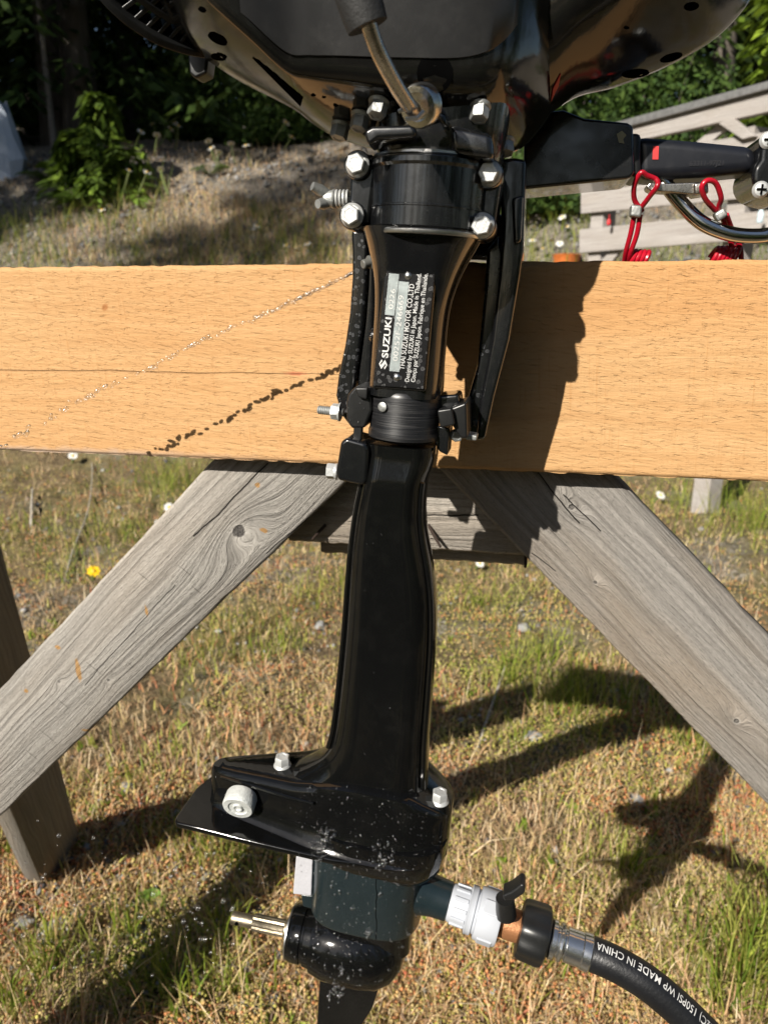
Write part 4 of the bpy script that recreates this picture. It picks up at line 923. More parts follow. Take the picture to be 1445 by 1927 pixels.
B().rings([se(.004, -.003, a, b_, z, 3.2) for a, b_, z in ((.056, .043, zp+.012), (.0565, .0435, zp+.001), (.055, .0425, zp-.012), (.050, .038, zp-.021), (.046, .035, zp-.026))]).build('gearcase_shoulder', PAINT_W, motor, auto=50)
# raised blade of the fairing edge towards the tail and the anode
B().tube([L(416, 1462, -.012), L(470, 1478, -.022), L(540, 1500, -.030), L(590, 1512, -.036)], [.0014, .0018, .0018, .001], 8).build('fairing_edge', PAINT_W, motor)
ac = L(447, 1522, -.036); ad = V3((.03, -.95, -.32)); ad /= np.linalg.norm(ad)
B().lathe(ac-ad*.014, ad, [(.0125, 0), (.0135, .002), (.0135, .0125), (.0125, .014), (.0085, .014), (.0080, .0128), (.0045, .0126), (.0040, .0142), (.0030, .0142), (.0024, .0130), (.0004, .0130)], 36).build('anode', m_plain('white_zinc', (.60, .62, .60), .55, .3, .0006, 400, .25), motor)
for px, py, yl in ((532, 1441, .0), (827, 1508, -.012)):
    p = L(px, py, yl); B().lathe(p-np.array([0, 0, .012]), (0, 0, 1), [(.0100, 0), (.0090, .008), (.0078, .0115)], 24).build('bolt_boss', PAINT_W, motor)
    B().bolt(p, (-.03, -.05, 1), .0078, .0058, .0078).build('flange_bolt', ZINC, motor)
zc = -.628
B().rings([se(-.004, 0, a, b_, z, 2.6) for a, b_, z in ((.044, .030, zp-.02), (.040, .022, -.56), (.040, .020, zc+.01))]).build('gearcase_neck', PAINT_W, motor)
B().lathe((-.0765, 0, zc), (1, 0, 0), [(.019, 0), (.0235, .0012), (.0252, .004), (.0255, .0135), (.0243, .0145), (.0243, .0165), (.0262, .0175), (.0275, .024), (.0300, .0245), (.0335, .036), (.0352, .052), (.0350, .070), (.0320, .086), (.025, .098), (.014, .1055), (.002, .108)], 56).build('gear_housing', PAINT_W, motor, auto=30)
B().lathe((-.0772, 0, zc), (1, 0, 0), [(.0225, 0), (.0240, .0006), (.0243, .002), (.0225, .0028)], 48).build('seal_ring', ALU, motor)
# propeller shaft with splines and a pin hole
tipx = L(437, 1720, 0)[0]; x0 = -.0775; sx = x0-(x0-tipx)*.62; R_ = []
for x, r, k in ((x0+.01, .0082, 0), (x0-.004, .0082, 0), (x0-.005, .0076, 1), (sx, .0076, 1), (sx-.0005, .0060, 0), (tipx+.001, .0060, 0), (tipx, .0052, 0)):
    R_.append([(x, math.cos(t)*r*(1-(.10*k*(i % 2))), zc+.001+math.sin(t)*r*(1-(.10*k*(i % 2)))) for i, t in enumerate(np.linspace(0, 2*math.pi, 28, endpoint=False))])
o = B().rings(R_).build('propeller_shaft', m_plain('wet_bronze_steel', (.34, .29, .21), .42, .9, .0003, 500, .5), motor, auto=25)
B().cyl((tipx+.007, -.0072, zc+.0015), (tipx+.007, .0072, zc+.0015), .0017, 12).build('painted_pin_hole', HOLE, o)
P([(601, 1846), (716, 1850), (700, 1900), (664, 1955), (640, 2010), (606, 2010), (596, 1930)], -.0035, .0035).build('skeg', PAINT_W, motor, bevel=.0016)

# engine pan -----------------------------------------------------------------
def fillet(A_, C_, B_, r, k):
    A_, C_, B_ = V3(A_), V3(C_), V3(B_); la_, lb2 = np.linalg.norm(A_-C_), np.linalg.norm(B_-C_)
    p, q_ = C_+(A_-C_)*min(r/la_, .48), C_+(B_-C_)*min(r/lb2, .48)
    return [(1-t)**2*p+2*t*(1-t)*C_+t*t*q_ for t in np.linspace(0, 1, k)]
def hull(st, k, ztop, rn, rf, name, m, kn=4, kf=6, bulge=.006):
    A_ = [np.concatenate([W(*n_), W(*f_), [r1, r2]]) for n_, f_, r1, r2 in st]; A_ = catmull(A_, k); R_ = []
    for a in A_:
        N_, F_ = a[:3], a[3:6]; T_ = np.array([N_[0]*1.02, N_[1]-.006, ztop]); K_ = np.array([F_[0]*1.01, F_[1]+.02, ztop])
        mid = (N_+F_)/2+np.array([0, 0, -bulge])
        ring = [T_]+fillet(T_, N_, mid, max(a[6], .002), kn)+[mid]+fillet(mid, F_, K_, max(a[7], .002), kf)+[K_]
        R_.append([MO.to(p) for p in ring])
    return B().rings(R_).build(name, m, motor, auto=50)
st = [((250, -110, .47), (262, -60, .50), .006, .010), ((320, -75, .455), (300, 5, .545), .006, .010), ((395, 0, .45), (345, 80, .575), .005, .012), ((470, 68, .455), (440, 150, .59), .005, .012),
      ((540, 133, .465), (550, 206, .60), .006, .014), ((585, 143, .468), (600, 245, .60), .007, .014), ((640, 148, .47), (650, 272, .60), .008, .016), ((760, 160, .472), (760, 305, .60), .010, .02), ((880, 166, .476), (880, 322, .60), .012, .03), ((945, 158, .484), (940, 314, .60), .018, .04),
      ((995, 130, .503), (985, 297, .59), .030, .05), ((1032, 80, .522), (1030, 244, .585), .030, .04), ((1056, 0, .535), (1058, 190, .58), .030, .04), ((1075, -110, .545), (1082, 80, .58), .02, .03)]
st0 = st
pan = hull(st, 5, 1.24, .006, .012, 'engine_pan', PAINT_C)
st = [((1030, 70, .52), (1040, 222, .60), .02, .03), ((1085, 20, .515), (1090, 196, .605), .02, .04), ((1140, -25, .515), (1160, 184, .61), .02, .045), ((1210, -75, .52), (1250, 152, .62), .02, .045), ((1290, -130, .53), (1340, 104, .63), .02, .04), ((1350, -190, .545), (1405, 40, .64), .02, .04), ((1390, -260, .56), (1440, -30, .65), .015, .03), ((1410, -330, .58), (1455, -110, .65), .01, .02)]
wing = hull(st, 5, 1.24, .02, .04, 'engine_pan_side', PAINT_C, 5, 7, .014)
# engine cover above the frame
cc = (W(300, 0, .5)+W(1400, 0, .55))/2; R_ = []
for z, s_ in ((1.235, .97), (1.25, 1.0), (1.30, .99), (1.35, .94), (1.385, .80), (1.40, .55)):
    R_.append([MO.to((cc[0]+.205*s_*math.copysign(abs(math.cos(t))**.7, math.cos(t)), .525+.11*s_*math.copysign(abs(math.sin(t))**.7, math.sin(t)), z)) for t in np.linspace(0, 2*math.pi, 48, endpoint=False)])
B().rings(R_).build('engine_cover', PAINT, motor)

def world_bvh(objs):
    dg = bpy.context.evaluated_depsgraph_get(); V, Fc = [], []
    for o in objs:
        e = o.evaluated_get(dg); me = e.to_mesh(); k = len(V); mw = o.matrix_world
        V += [mw @ v_.co for v_ in me.vertices]; Fc += [tuple(i+k for i in p_.vertices) for p_ in me.polygons]; e.to_mesh_clear()
    return BVHTree.FromPolygons(V, Fc)
bpy.context.view_layer.update()
bvh_pan = world_bvh([pan, wing])
def hit(bvh, px, py):
    r = bvh.ray_cast(Vector(CAM), Vector(ray(px, py)).normalized())
    return (None, None) if r[0] is None else (np.array(r[0]), np.array(r[1]))
def patch(name, pts, m, bvh, off=.0005, parent=motor, sub=5, th=.0004):
    """A thin sticker or painted recess laid on a curved surface of the motor: quad corners in order, subdivided."""
    p = np.array(pts, float); Pn = []; ok = True
    for v_ in np.linspace(0, 1, sub+1):
        for u_ in np.linspace(0, 1, sub+1):
            q_ = (p[0]*(1-u_)+p[1]*u_)*(1-v_)+(p[3]*(1-u_)+p[2]*u_)*v_
            h_, n_ = hit(bvh, *q_)
            if h_ is None: return None
            if n_ @ ray(*q_) > 0: n_ = -n_
            Pn.append((h_+n_*off, h_-n_*th))
    k = sub+1; v_ = [MO.to(a) for a, _ in Pn]+[MO.to(b2) for _, b2 in Pn]; o = k*k
    f_ = [(i*k+j, i*k+j+1, (i+1)*k+j+1, (i+1)*k+j) for i in range(sub) for j in range(sub)]
    f_ += [tuple(x+o for x in q_[::-1]) for q_ in f_]
    rim = [j for j in range(k)]+[i*k+k-1 for i in range(1, k)]+[(k-1)*k+j for j in range(k-2, -1, -1)]+[i*k for i in range(k-2, 0, -1)]
    f_ += [(rim[i], rim[(i+1) % len(rim)], rim[(i+1) % len(rim)]+o, rim[i]+o) for i in range(len(rim))]
    return B().add(v_, f_).build(name, m, parent)
def oval(name, c, a, b_, ang, m, bvh, off=.0004, n_=20):
    ca, sa = math.cos(ang), math.sin(ang); P_ = []
    for t in np.linspace(0, 2*math.pi, n_, endpoint=False):
        x, y = a*math.cos(t), b_*math.sin(t); P_.append((c[0]+x*ca-y*sa, c[1]+x*sa+y*ca))
    H_ = [hit(bvh, *q_) for q_ in P_]+[hit(bvh, *c)]
    if any(h_[0] is None for h_ in H_): return None
    v_ = [MO.to(h_+(n2 if n2 @ ray(*c) < 0 else -n2)*off) for h_, n2 in H_]
    return B().add(v_, [(i, (i+1) % n_, n_) for i in range(n_)]).build(name, m, motor)
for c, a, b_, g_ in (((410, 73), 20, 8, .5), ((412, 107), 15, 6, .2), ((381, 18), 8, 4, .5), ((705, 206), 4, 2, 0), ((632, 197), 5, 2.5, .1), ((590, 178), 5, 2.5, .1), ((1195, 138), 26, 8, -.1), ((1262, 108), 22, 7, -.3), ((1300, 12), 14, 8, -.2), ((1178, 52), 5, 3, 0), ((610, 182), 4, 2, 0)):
    oval('painted_drain_hole', c, a, b_, g_, HOLE, bvh_pan)
patch('painted_drain_slot', [(476, 108), (492, 120), (571, 182), (566, 199)], HOLE, bvh_pan, .0006)
oval('painted_drain_hole', (487, 43), 4, 10, -.15, m_plain('lit_gap', (.5, .5, .48), .6), bvh_pan)  # pale oval: light through a gap put into the colour
patch('painted_hand_recess', [(556, -20), (636, -20), (636, 74), (548, 66)], HOLE, bvh_pan, .0005)
oval('painted_hand_recess', (818, 138), 34, 38, 0, HOLE, bvh_pan)
patch('warning_decal', [(1040, 165), (1054, 138), (1050, 160), (1036, 190)], m_plain('red_decal', (.62, .02, .03), .4), bvh_pan, .0006)
patch('maker_decal', [(1037, 190), (1058, 150), (1060, 196), (1036, 232)], m_plain('cream_decal', (.62, .58, .50), .45), bvh_pan, .0006)
patch('decal_print', [(1041, 200), (1047, 190), (1047, 216), (1041, 224)], m_plain('dark_print', (.10, .09, .09), .5), bvh_pan, .0010)
# front panel face: a satin plate let into the pan
fr = [(a[:3], a[6]) for a in catmull([np.concatenate([W(*n_), W(*f_), [r1, r2]]) for n_, f_, r1, r2 in st0], 5)][14:48]
R_ = []
for N_, r1 in fr:
    top = np.array([N_[0]*1.02, N_[1]-.006, 1.24]); dn = (N_-top)/np.linalg.norm(N_-top); lo = N_-dn*(max(r1, .004)*1.15+.0015)
    hi = top*.5+lo*.5
    R_.append([MO.to(p) for p in (lo+[0, .001, 0], lo-[0, .0012, -.0006], lo*.75+hi*.25-[0, .0018, 0], hi-[0, .0018, 0], hi+[0, .001, 0])])
B().rings(R_).build('front_panel', PAINT_P, motor, auto=60)

# mount between collar and pan ---------------------------------------------
zm = L(800, 200, -.03)[2]
B().rings([se(cxl+.004, .01, a, b_, z, 3) for a, b_, z in ((.040, .040, zt+.002), (.042, .042, zt+.008), (.043, .043, zt+.02), (.047, .046, zm+.06))]).build('motor_mount', PAINT, motor)
P([(683, 246), (700, 236), (772, 234), (783, 240), (782, 258), (712, 262), (692, 276)], -.050, -.03).build('shift_tab', PAINT, motor, bevel=.0025, seg=3)
P([(845, 232), (925, 250), (930, 300), (850, 290)], -.036, .02).build('mount_ear', PAINT, motor, bevel=.004)
for px, py, yl, d_ in ((714, 198, -.030, (-.1, -.45, -1)), (680, 222, -.012, (-.1, -.3, -1)), (642, 241, .006, (-.1, -.3, -1)), (904, 205, -.030, (0, -.45, -1)), (950, 272, .0, (.2, -.4, -1))):
    h_, nn = hit(bvh_pan, px, py-10); p = MO.to(h_)
    B().bolt(p-np.array([0, 0, .001]), d_, .0066, .0050, .0075).build('flange_bolt', ZINC_D, motor)
# shift rod with its end fitting
pr = [L(692, 40, -.125), L(705, 80, -.119), L(722, 118, -.112), L(745, 160, -.101), L(768, 196, -.089), L(779, 208, -.080)]
B().tube(catmull(pr, 5), .0041, 18).build('shift_rod', STEEL, motor)
B().tube([L(642, -90, -.13), L(668, -20, -.128), L(684, 26, -.126), L(692, 50, -.125)], [.0108, .0108, .0108, .0102], 24).build('rubber_boot', RUBBER, motor)
fc = L(783, 202, -.076); fd = V3((-.30, -.86, -.36)); fd /= np.linalg.norm(fd)
B().lathe(fc-fd*.010, fd, [(.0095, 0), (.0115, .001), (.0115, .0075), (.0105, .009), (.0075, .0095), (.0065, .0075)], 30).build('rod_end', m_plain('nickel', (.70, .68, .62), .22, 1.0, .0002, 400, .25), motor)
a, b_ = L(750, 210, -.088), L(778, 196, -.090); b = B().tube([a, (a+b_)/2, b_], .0011, 8); b.tube([L(764, 224, -.086), L(785, 222, -.088), L(797, 210, -.086)], .0013, 8); b.build('cotter_pin', ZINC, motor)
b = B()
for pts in (((815, 205), (838, 212), (842, 240), (826, 228)),): b.prism([tuple(L(px, py, -.046)[[0, 2]]) for px, py in pts], -.046, -.034)
b.build('mount_gusset', PAINT, motor, bevel=.002)

# starter grille at upper left -------------------------------------------------
ring = []
for t in np.linspace(0, 1, 30):
    a = catmull([W(130, -60, .52), W(205, 20, .53), (W(290, 84, .545)), W(362, 112, .56), W(400, 112, .575)], 8)
path = catmull([W(140, -70, .52), W(205, 15, .53), W(280, 72, .545), W(345, 98, .56), W(395, 108, .575)], 10)
path_in = catmull([W(235, -80, .52), W(265, -20, .53), W(318, 30, .545), W(370, 68, .56), W(405, 92, .575)], 10)
b = B()
for i in range(len(path)-1):
    pass
R_ = []
for p, q_ in zip(path, path_in):
    out_ = p-q_; out_ /= np.linalg.norm(out_)+1e-9
    c = p-out_*.002; R_.append([MO.to(c+out_*a_+np.array([0, .5, .86])*b2) for a_, b2 in ((.002, -.002), (.002, .012), (-.003, .013), (-.003, -.002))])
o = B().rings(R_).build('grille_rim', PAINT_M, motor, bevel=.0008)
R_ = []
for p, q_ in zip(path, path_in):
    out_ = p-q_; out_ /= np.linalg.norm(out_)+1e-9
    R_.append([MO.to(p-out_*.0165+out_*a_+np.array([0, .5, .86])*b2) for a_, b2 in ((.002, .001), (.002, .013), (-.002, .013), (-.002, .001))])
B().rings(R_).build('grille_rim', PAINT_M, motor, bevel=.0006)
for i in range(1, len(path), 3):
    p, q_ = path[i], path_in[i]; d_ = q_-p; ln = np.linalg.norm(d_); d_ /= ln+1e-9; t_ = path[min(i+1, len(path)-1)]-path[i-1]; t_ /= np.linalg.norm(t_)
    n_ = np.cross(d_, t_); n_ /= np.linalg.norm(n_)
    B().box(MO.to(p+d_*min(.012, ln*.5)+np.array([0, .004, .007])), (min(.026, ln), .003, .010), MO.M.T @ d_, MO.M.T @ t_, MO.M.T @ n_).build('grille_rib', PAINT_M, motor, bevel=.0006)
R_ = [[MO.to(p*(1-s_)+q_*s_+np.array([0, .012, .020])) for s_ in (.1, 1.15)]+[MO.to(p*(1-s_)+q_*s_+np.array([0, .018, .030])) for s_ in (1.15, .1)] for p, q_ in zip(path, path_in)]
B().rings(R_).build('starter_cover', m_black('cover_black', col=(.008, .009, .012), rough=.35, dust=.2), motor)
B().prism([tuple(L(px, py, .03)[[0, 2]]) for px, py in ((352, 92), (372, 92), (392, 108), (388, 138), (368, 148), (356, 138))], .03, .045).build('cover_latch', PAINT_M, motor, bevel=.002)

# tiller -----------------------------------------------------------------------
b = P([(985, 212), (1060, 206), (1100, 222), (1180, 230), (1191, 236), (1194, 326), (1184, 336), (985, 356)], .104, .161); b.build('tiller_bracket', PAINT, motor, bevel=.004, seg=3)
p = P([(1160, 252), (1170, 246), (1178, 254), (1172, 262), (1174, 270), (1164, 268)], .1032, .105); p.build('paint_chip', m_plain('bare_primer', (.36, .33, .20), .6), motor)
P([(1184, 250), (1206, 250), (1206, 335), (1186, 332)], .110, .156).build('tiller_joint', PAINT_M, motor, bevel=.003)
P([(1196, 254), (1300, 262), (1424, 274), (1426, 322), (1330, 332), (1200, 338)], .114, .152).build('tiller_arm', m_black('arm_black', col=(.008, .009, .013), rough=.3, dust=.3), motor, bevel=.008, seg=4)
P([(1228, 275), (1239, 275), (1238, 300), (1227, 300)], .1134, .1145).build('red_mark', m_plain('red_paint', (.60, .03, .03), .5), motor)
P([(1432, 252), (1470, 246), (1480, 380), (1430, 366), (1414, 344), (1416, 318), (1428, 300)], .102, .162).build('tiller_end', PAINT, motor, bevel=.004)
for px, py in ((1444, 264), (1430, 357)):
    p = L(px, py, .102); o = B().lathe((p[0], .1025, p[2]), (0, -1, 0), [(.0060, 0), (.0060, .001), (.0045, .0028), (.0008, .0036)], 18).build('cap_screw', ZINC, motor)
    b = B(); b.box((p[0], .0988, p[2]), (.0066, .0016, .0011)); b.box((p[0], .0988, p[2]), (.0011, .0016, .0066)); b.build('painted_screw_slot', HOLE, o)
letter('63311-97J21', (1296, 312), (1360, 311), 9, m_plain('moulded_digits', (.022, .022, .026), .4), motor, .01, .1134)

# carabiner and red lanyard -------------------------------------------------------
car = empty('steel_carabiner', 'big shiny steel carabiner hanging under the tiller arm', 'carabiner', MO)
yc = .126
B().tube(catmull([L(1236, 326, yc), L(1256, 352, yc), L(1282, 384, yc), L(1318, 418, yc-.003), L(1358, 436, yc-.004), L(1400, 444, yc-.004), L(1450, 441, yc-.003), L(1500, 420, yc), L(1530, 380, yc), L(1520, 335, yc+.01), L(1470, 318, yc+.03)], 6), .0056, 18).build('hook_body', CHROME, car)
b = P([(1216, 350), (1222, 343), (1250, 345), (1330, 342), (1330, 362), (1300, 366), (1262, 362), (1225, 360), (1217, 356)], yc-.012, yc+.004); b.build('gate_bar', STEEL, car, bevel=.002, seg=3)
P([(1304, 344), (1332, 340), (1334, 364), (1306, 368)], yc-.016, yc+.008).build('gate_block', STEEL, car, bevel=.002)
lan = empty('red_lanyard', 'red coiled rubber lanyard looped through the steel carabiner above the plank', 'lanyard', MO)
M_CORD = m_plain('red_cord', (.36, .006, .018), .28, 0, .0002, 300, .25)
ztop = zpk+.004
def cord(pts, r=.0020): B().tube(catmull(pts, 6), r, 12).build('cord', M_CORD, lan)
cord([L(1208, 398, yc), L(1193, 375, yc-.004), L(1194, 345, yc-.012), L(1206, 325, yc-.016), L(1216, 330, yc-.014), L(1234, 338, yc-.012), L(1236, 350, yc-.018), L(1220, 372, yc-.010), L(1200, 398, yc)])
cord([L(1193, 404, yc), L(1186, 440, yc+.004), L(1178, 470, yc+.010), L(1174, 492, yc+.018)])
cord([L(1204, 404, yc), L(1198, 440, yc+.004), L(1186, 475, yc+.010), L(1182, 494, yc+.018)])
cord([L(1352, 402, yc), L(1352, 388, yc-.004), L(1356, 372, yc-.010), L(1346, 345, yc-.016), L(1330, 340, yc-.020), L(1320, 352, yc-.020), L(1326, 374, yc-.014), L(1345, 396, yc-.004)])
cord([L(1358, 408, yc-.002), L(1366, 430, yc+.012), L(1376, 462, yc+.016), L(1380, 494, yc+.018)])
cord([L(1366, 404, yc-.002), L(1378, 436, yc+.012), L(1392, 466, yc+.016), L(1394, 494, yc+.018)])
def coil(c0, c1, r, turns, n_=150):
    pts = []
    for t in np.linspace(0, 1, n_):
        a = t*6.283*turns; c = c0*(1-t)+c1*t; pts.append(c+np.array([math.sin(a)*r*.45, math.cos(a)*r, math.sin(a)*r+0]))
    B().tube(pts, .0020, 9).build('coil', M_CORD, lan)
coil(L(1186, 486, yc+.018), L(1218, 488, yc+.020), .0058, 4); coil(L(1338, 484, yc+.018), L(1384, 482, yc+.020), .0072, 6)
for q4 in ([(1187, 384), (1209, 386), (1206, 410), (1185, 407)], [(1343, 402), (1362, 390), (1371, 404), (1352, 417)]):
    P(q4, yc-.006, yc+.005).build('crimp', ZINC_D, lan, bevel=.002, seg=3)

# flushing collar, connector, hose ---------------------------------------------------
fl_ = empty('flushing_collar', 'dark green-black plastic flushing collar strapped round the gearcase', 'flush collar', MO)
n = NT('dark_green_plastic'); v = n.coord(); k = n.noise(v, 90, 4); k2 = n.noise(n.scaled(v, (300, 300, 14)), 1.0, 3)
M_FL = n.set(col=n.mix(n.math('MULTIPLY', k, .5), (.0065, .013, .0155), (.020, .029, .033)), rough=n.math('ADD', .16, n.math('MULTIPLY', k2, .16)), normal=n.bump(k2, .0001))
zt_, zb_ = L(700, 1628, -.04)[2], L(690, 1766, -.042)[2]; xc = Xp(694, 1690, 0); ah = Xp(797, 1690, 0)-xc
R_ = []
for a_, b2, z in ((ah-.002, .040, zt_), (ah, .042, zt_-.002), (ah, .042, zb_+.003), (ah-.001, .041, zb_), (ah-.006, .036, zb_), (ah-.006, .036, zt_)): R_.append(se(xc, -.001, a_, b2, z, 3.3, 72))
B().rings(R_).build('sleeve', M_FL, fl_, auto=40)
b = B(); pts = []
rr = random.Random(4)
for t in np.linspace(0, 1, 22):
    x = Xp(708+rr.uniform(-1.2, 1.2), 1650+t*115, -.042); z = zt_-.004+(zb_-zt_+.006)*t
    tt = (x-xc)/ah; y = -.001-.0421*(1-abs(tt)**3.3)**(1/3.3); pts.append((x, y, z))
b.tube(pts, .00035, 5).build('hairline_crack', HOLE, fl_)
P([(557, 1611), (589, 1611), (586, 1687), (551, 1683)], -.030, .012).build('foam_pad', m_plain('pale_foam', (.42, .42, .45), .7, 0, .0006, 250, .08), fl_, bevel=.0012)
P([(566, 1684), (590, 1687), (590, 1712), (570, 1706)], -.02, .01).build('pad_bracket', M_FL, fl_, bevel=.001)
A1 = L(806, 1682, -.012); E1 = L(1112, 1794, -.024); ax1 = E1-A1; ln1 = np.linalg.norm(ax1); ax1 /= ln1
def hx(px): # distance along the hose line under photo column px
    lo, hi = -.1, .5
    for _ in range(40):
        m_ = (lo+hi)/2; p = MO.out(A1+ax1*m_)-CAM; xx_ = CX+FPX*(p @ RT)/(p @ FW)
        lo, hi = (m_, hi) if xx_ < px else (lo, m_)
    return lo
def rx(px, r): p = MO.out(A1+ax1*hx(px))-CAM; return r*(p @ FW)/FPX
B().lathe(A1, ax1, [(rx(800, 44), hx(785)), (rx(800, 40), hx(800)), (rx(815, 36), hx(818)), (rx(840, 35), hx(845)), (rx(840, 30), hx(848))], 36).build('spout', M_FL, fl_)
con = empty('hose_connector', 'white plastic quick connector joining the flushing collar to the hose', 'connector', MO)
M_WPL = m_plain('white_plastic', (.42, .44, .48), .38, 0, 0, 200, .06)
b = B().lathe(A1, ax1, [(rx(850, 29), hx(840)), (rx(850, 31), hx(843)), (rx(860, 34), hx(850)), (rx(880, 35), hx(879)), (rx(880, 44), hx(882)), (rx(885, 43), hx(884)), (rx(885, 43), hx(892)), (rx(890, 39), hx(894)), (rx(890, 39), hx(897)), (rx(895, 46), hx(899)), (rx(900, 47), hx(903)), (rx(930, 48), hx(936)), (rx(930, 46), hx(940)), (rx(930, 40), hx(940))], 48); b.build('connector_body', M_WPL, con, auto=30)
u, w, _ = basis(ax1)
for i in range(12):
    a = i*6.283/12; dd = u*math.cos(a)+w*math.sin(a); tt = np.cross(ax1, dd)
    B().box(A1+ax1*(hx(866))+dd*rx(866, 35), (hx(879)-hx(853), rx(866, 7), rx(866, 5)), ax1, tt, dd).build('grip_rib', M_WPL, con, bevel=.0006)
for i in range(4):
    a = i*6.283/4+.5; dd = u*math.cos(a)+w*math.sin(a); tt = np.cross(ax1, dd)
    B().box(A1+ax1*hx(920)+dd*rx(920, 46.5), (hx(934)-hx(906), rx(920, 26), rx(920, 5)), ax1, tt, dd).build('release_tab', M_WPL, con, bevel=.001)
val = empty('shutoff_valve', 'bronze shutoff valve with a small black lever between white connector and black nut', 'valve', MO)
B().lathe(A1, ax1, [(rx(940, 20), hx(936)), (rx(940, 28), hx(940.5)), (rx(960, 29), hx(962)), (rx(975, 27), hx(990))], 32).build('valve_body', m_plain('dull_bronze', (.42, .19, .085), .45, .55, .0003, 600, .25), val)
q1, q2, q3 = L(952, 1722, -.028), L(950, 1690, -.030), L(990, 1664, -.034)
b = B().tube([q1, q2], [.0085, .0075], 16); b.build('lever_stem', PAINT_M, val)
P([(945, 1686), (962, 1679), (981, 1664), (989, 1669), (987, 1682), (968, 1695), (948, 1697)], -.042, -.028).build('lever', PAINT_M, val, bevel=.0018)
hose = empty('garden_hose', 'black rubber hose with chrome ferrule and white printing running off to the lower right', 'hose', MO)
b = B(); R_ = []
for px, r in ((976, 40), (978, 48), (984, 51), (1018, 53), (1026, 51), (1030, 44), (1031, 30)):
    c = A1+ax1*hx(px); R_.append([c+(u*math.cos(t)+w*math.sin(t))*rx(px, r)*(1+.035*math.cos(8*t)) for t in np.linspace(0, 2*math.pi, 64, endpoint=False)])
B().rings(R_).build('coupling_nut', PAINT_M, hose, auto=40)
B().lathe(A1, ax1, [(rx(1030, 26), hx(1029)), (rx(1034, 32), hx(1033)), (rx(1038, 35), hx(1036)), (rx(1044, 35), hx(1043)), (rx(1046, 28), hx(1046)), (rx(1048, 28), hx(1049)), (rx(1050, 33), hx(1051)), (rx(1055, 35), hx(1055)), (rx(1058, 33), hx(1058)), (rx(1060, 27), hx(1060)), (rx(1062, 27), hx(1062)), (rx(1064, 31), hx(1064)), (rx(1090, 31), hx(1092)), (rx(1092, 33), hx(1094)), (rx(1105, 34), hx(1108)), (rx(1108, 31), hx(1111))], 40).build('ferrule', m_plain('silver_ferrule', (.66, .66, .65), .16, .95, .0001, 300, .1), hose, auto=28)
hp = catmull([A1+ax1*hx(1095), L(1112, 1794, -.024), L(1160, 1815, -.028), L(1215, 1848, -.033), L(1270, 1893, -.038), L(1325, 1946, -.043), L(1385, 2010, -.048), L(1450, 2080, -.052)], 14)
RH = rx(1110, 31)
B().tube(hp, RH, 32).build('hose_tube', m_plain('hose_rubber', (.008, .0085, .010), .38, 0, .0003, 400, .3), hose)
seg = np.linalg.norm(np.diff(hp, axis=0), axis=1); cum = np.concatenate([[0], np.cumsum(seg)])
view = MO.to(CAM)
v_, f_ = text_fine('82C) 150PSI WP MADE IN CHINA', .006, 1.05); tw = v_[:, 0].max(); x0_ = v_[:, 0].min()
def s_at(px, py):
    d_ = [np.linalg.norm(np.array([CX+FPX*((MO.out(h_)-CAM) @ RT)/((MO.out(h_)-CAM) @ FW), CY-FPX*((MO.out(h_)-CAM) @ UP)/((MO.out(h_)-CAM) @ FW)])-(px, py)) for h_ in hp]; return cum[int(np.argmin(d_))]
s0, s1 = s_at(1116, 1796), s_at(1322, 1935); hh = RH*.44; out_ = []
for p in v_:
    s_ = s1+(s0-s1)*(p[0]-x0_)/(tw-x0_); i = min(max(int(np.searchsorted(cum, s_))-1, 0), len(seg)-1); t = (s_-cum[i])/seg[i]
    c = hp[i]*(1-t)+hp[i+1]*t; T_ = (hp[i+1]-hp[i])/seg[i]; nn = view-c; nn -= T_*(nn @ T_); nn /= np.linalg.norm(nn); bb = np.cross(T_, nn)
    if bb @ np.array([0, 0, 1]) < 0: bb = -bb
    ph = .75-(p[1]*hh/.7)/RH
    out_.append(c+(nn*math.cos(ph)+bb*math.sin(ph))*(RH+.00025))
B().add(out_, f_).build('printing', WHITE_T, hose)

# ------------------------------------------------------------------ water
n = NT('water'); M_WATER = n.set(col=(1, 1, 1), rough=.08, trans=1.0, ior=1.14)
_tr = n.node('ShaderNodeBsdfTransparent'); _mx = n.node('ShaderNodeMixShader', {0: .18}); _gl = n.node('ShaderNodeBsdfGlossy', {'Roughness': .22}); _mg = n.node('ShaderNodeMixShader', {0: .11}); n.t.links.new(n.b.outputs[0], _mg.inputs[1]); n.t.links.new(_gl.outputs[0], _mg.inputs[2]); n.t.links.new(_mg.outputs[0], _mx.inputs[1]); n.t.links.new(_tr.outputs[0], _mx.inputs[2]); n.t.links.new(_mx.outputs[0], n.t.nodes['Material Output'].inputs[0])
n = NT('water_bead'); _g = n.node('ShaderNodeBsdfGlossy', {'Roughness': .16}); _t2 = n.node('ShaderNodeBsdfTransparent'); _lw = n.node('ShaderNodeLayerWeight', {'Blend': .35}).outputs['Fresnel']
_m2 = n.node('ShaderNodeMixShader', {0: n.math('ADD', .06, n.math('MULTIPLY', _lw, .50), clamp=True)}); n.t.links.new(_t2.outputs[0], _m2.inputs[1]); n.t.links.new(_g.outputs[0], _m2.inputs[2]); n.t.links.new(_m2.outputs[0], n.t.nodes['Material Output'].inputs[0])
M_BEAD = n.m
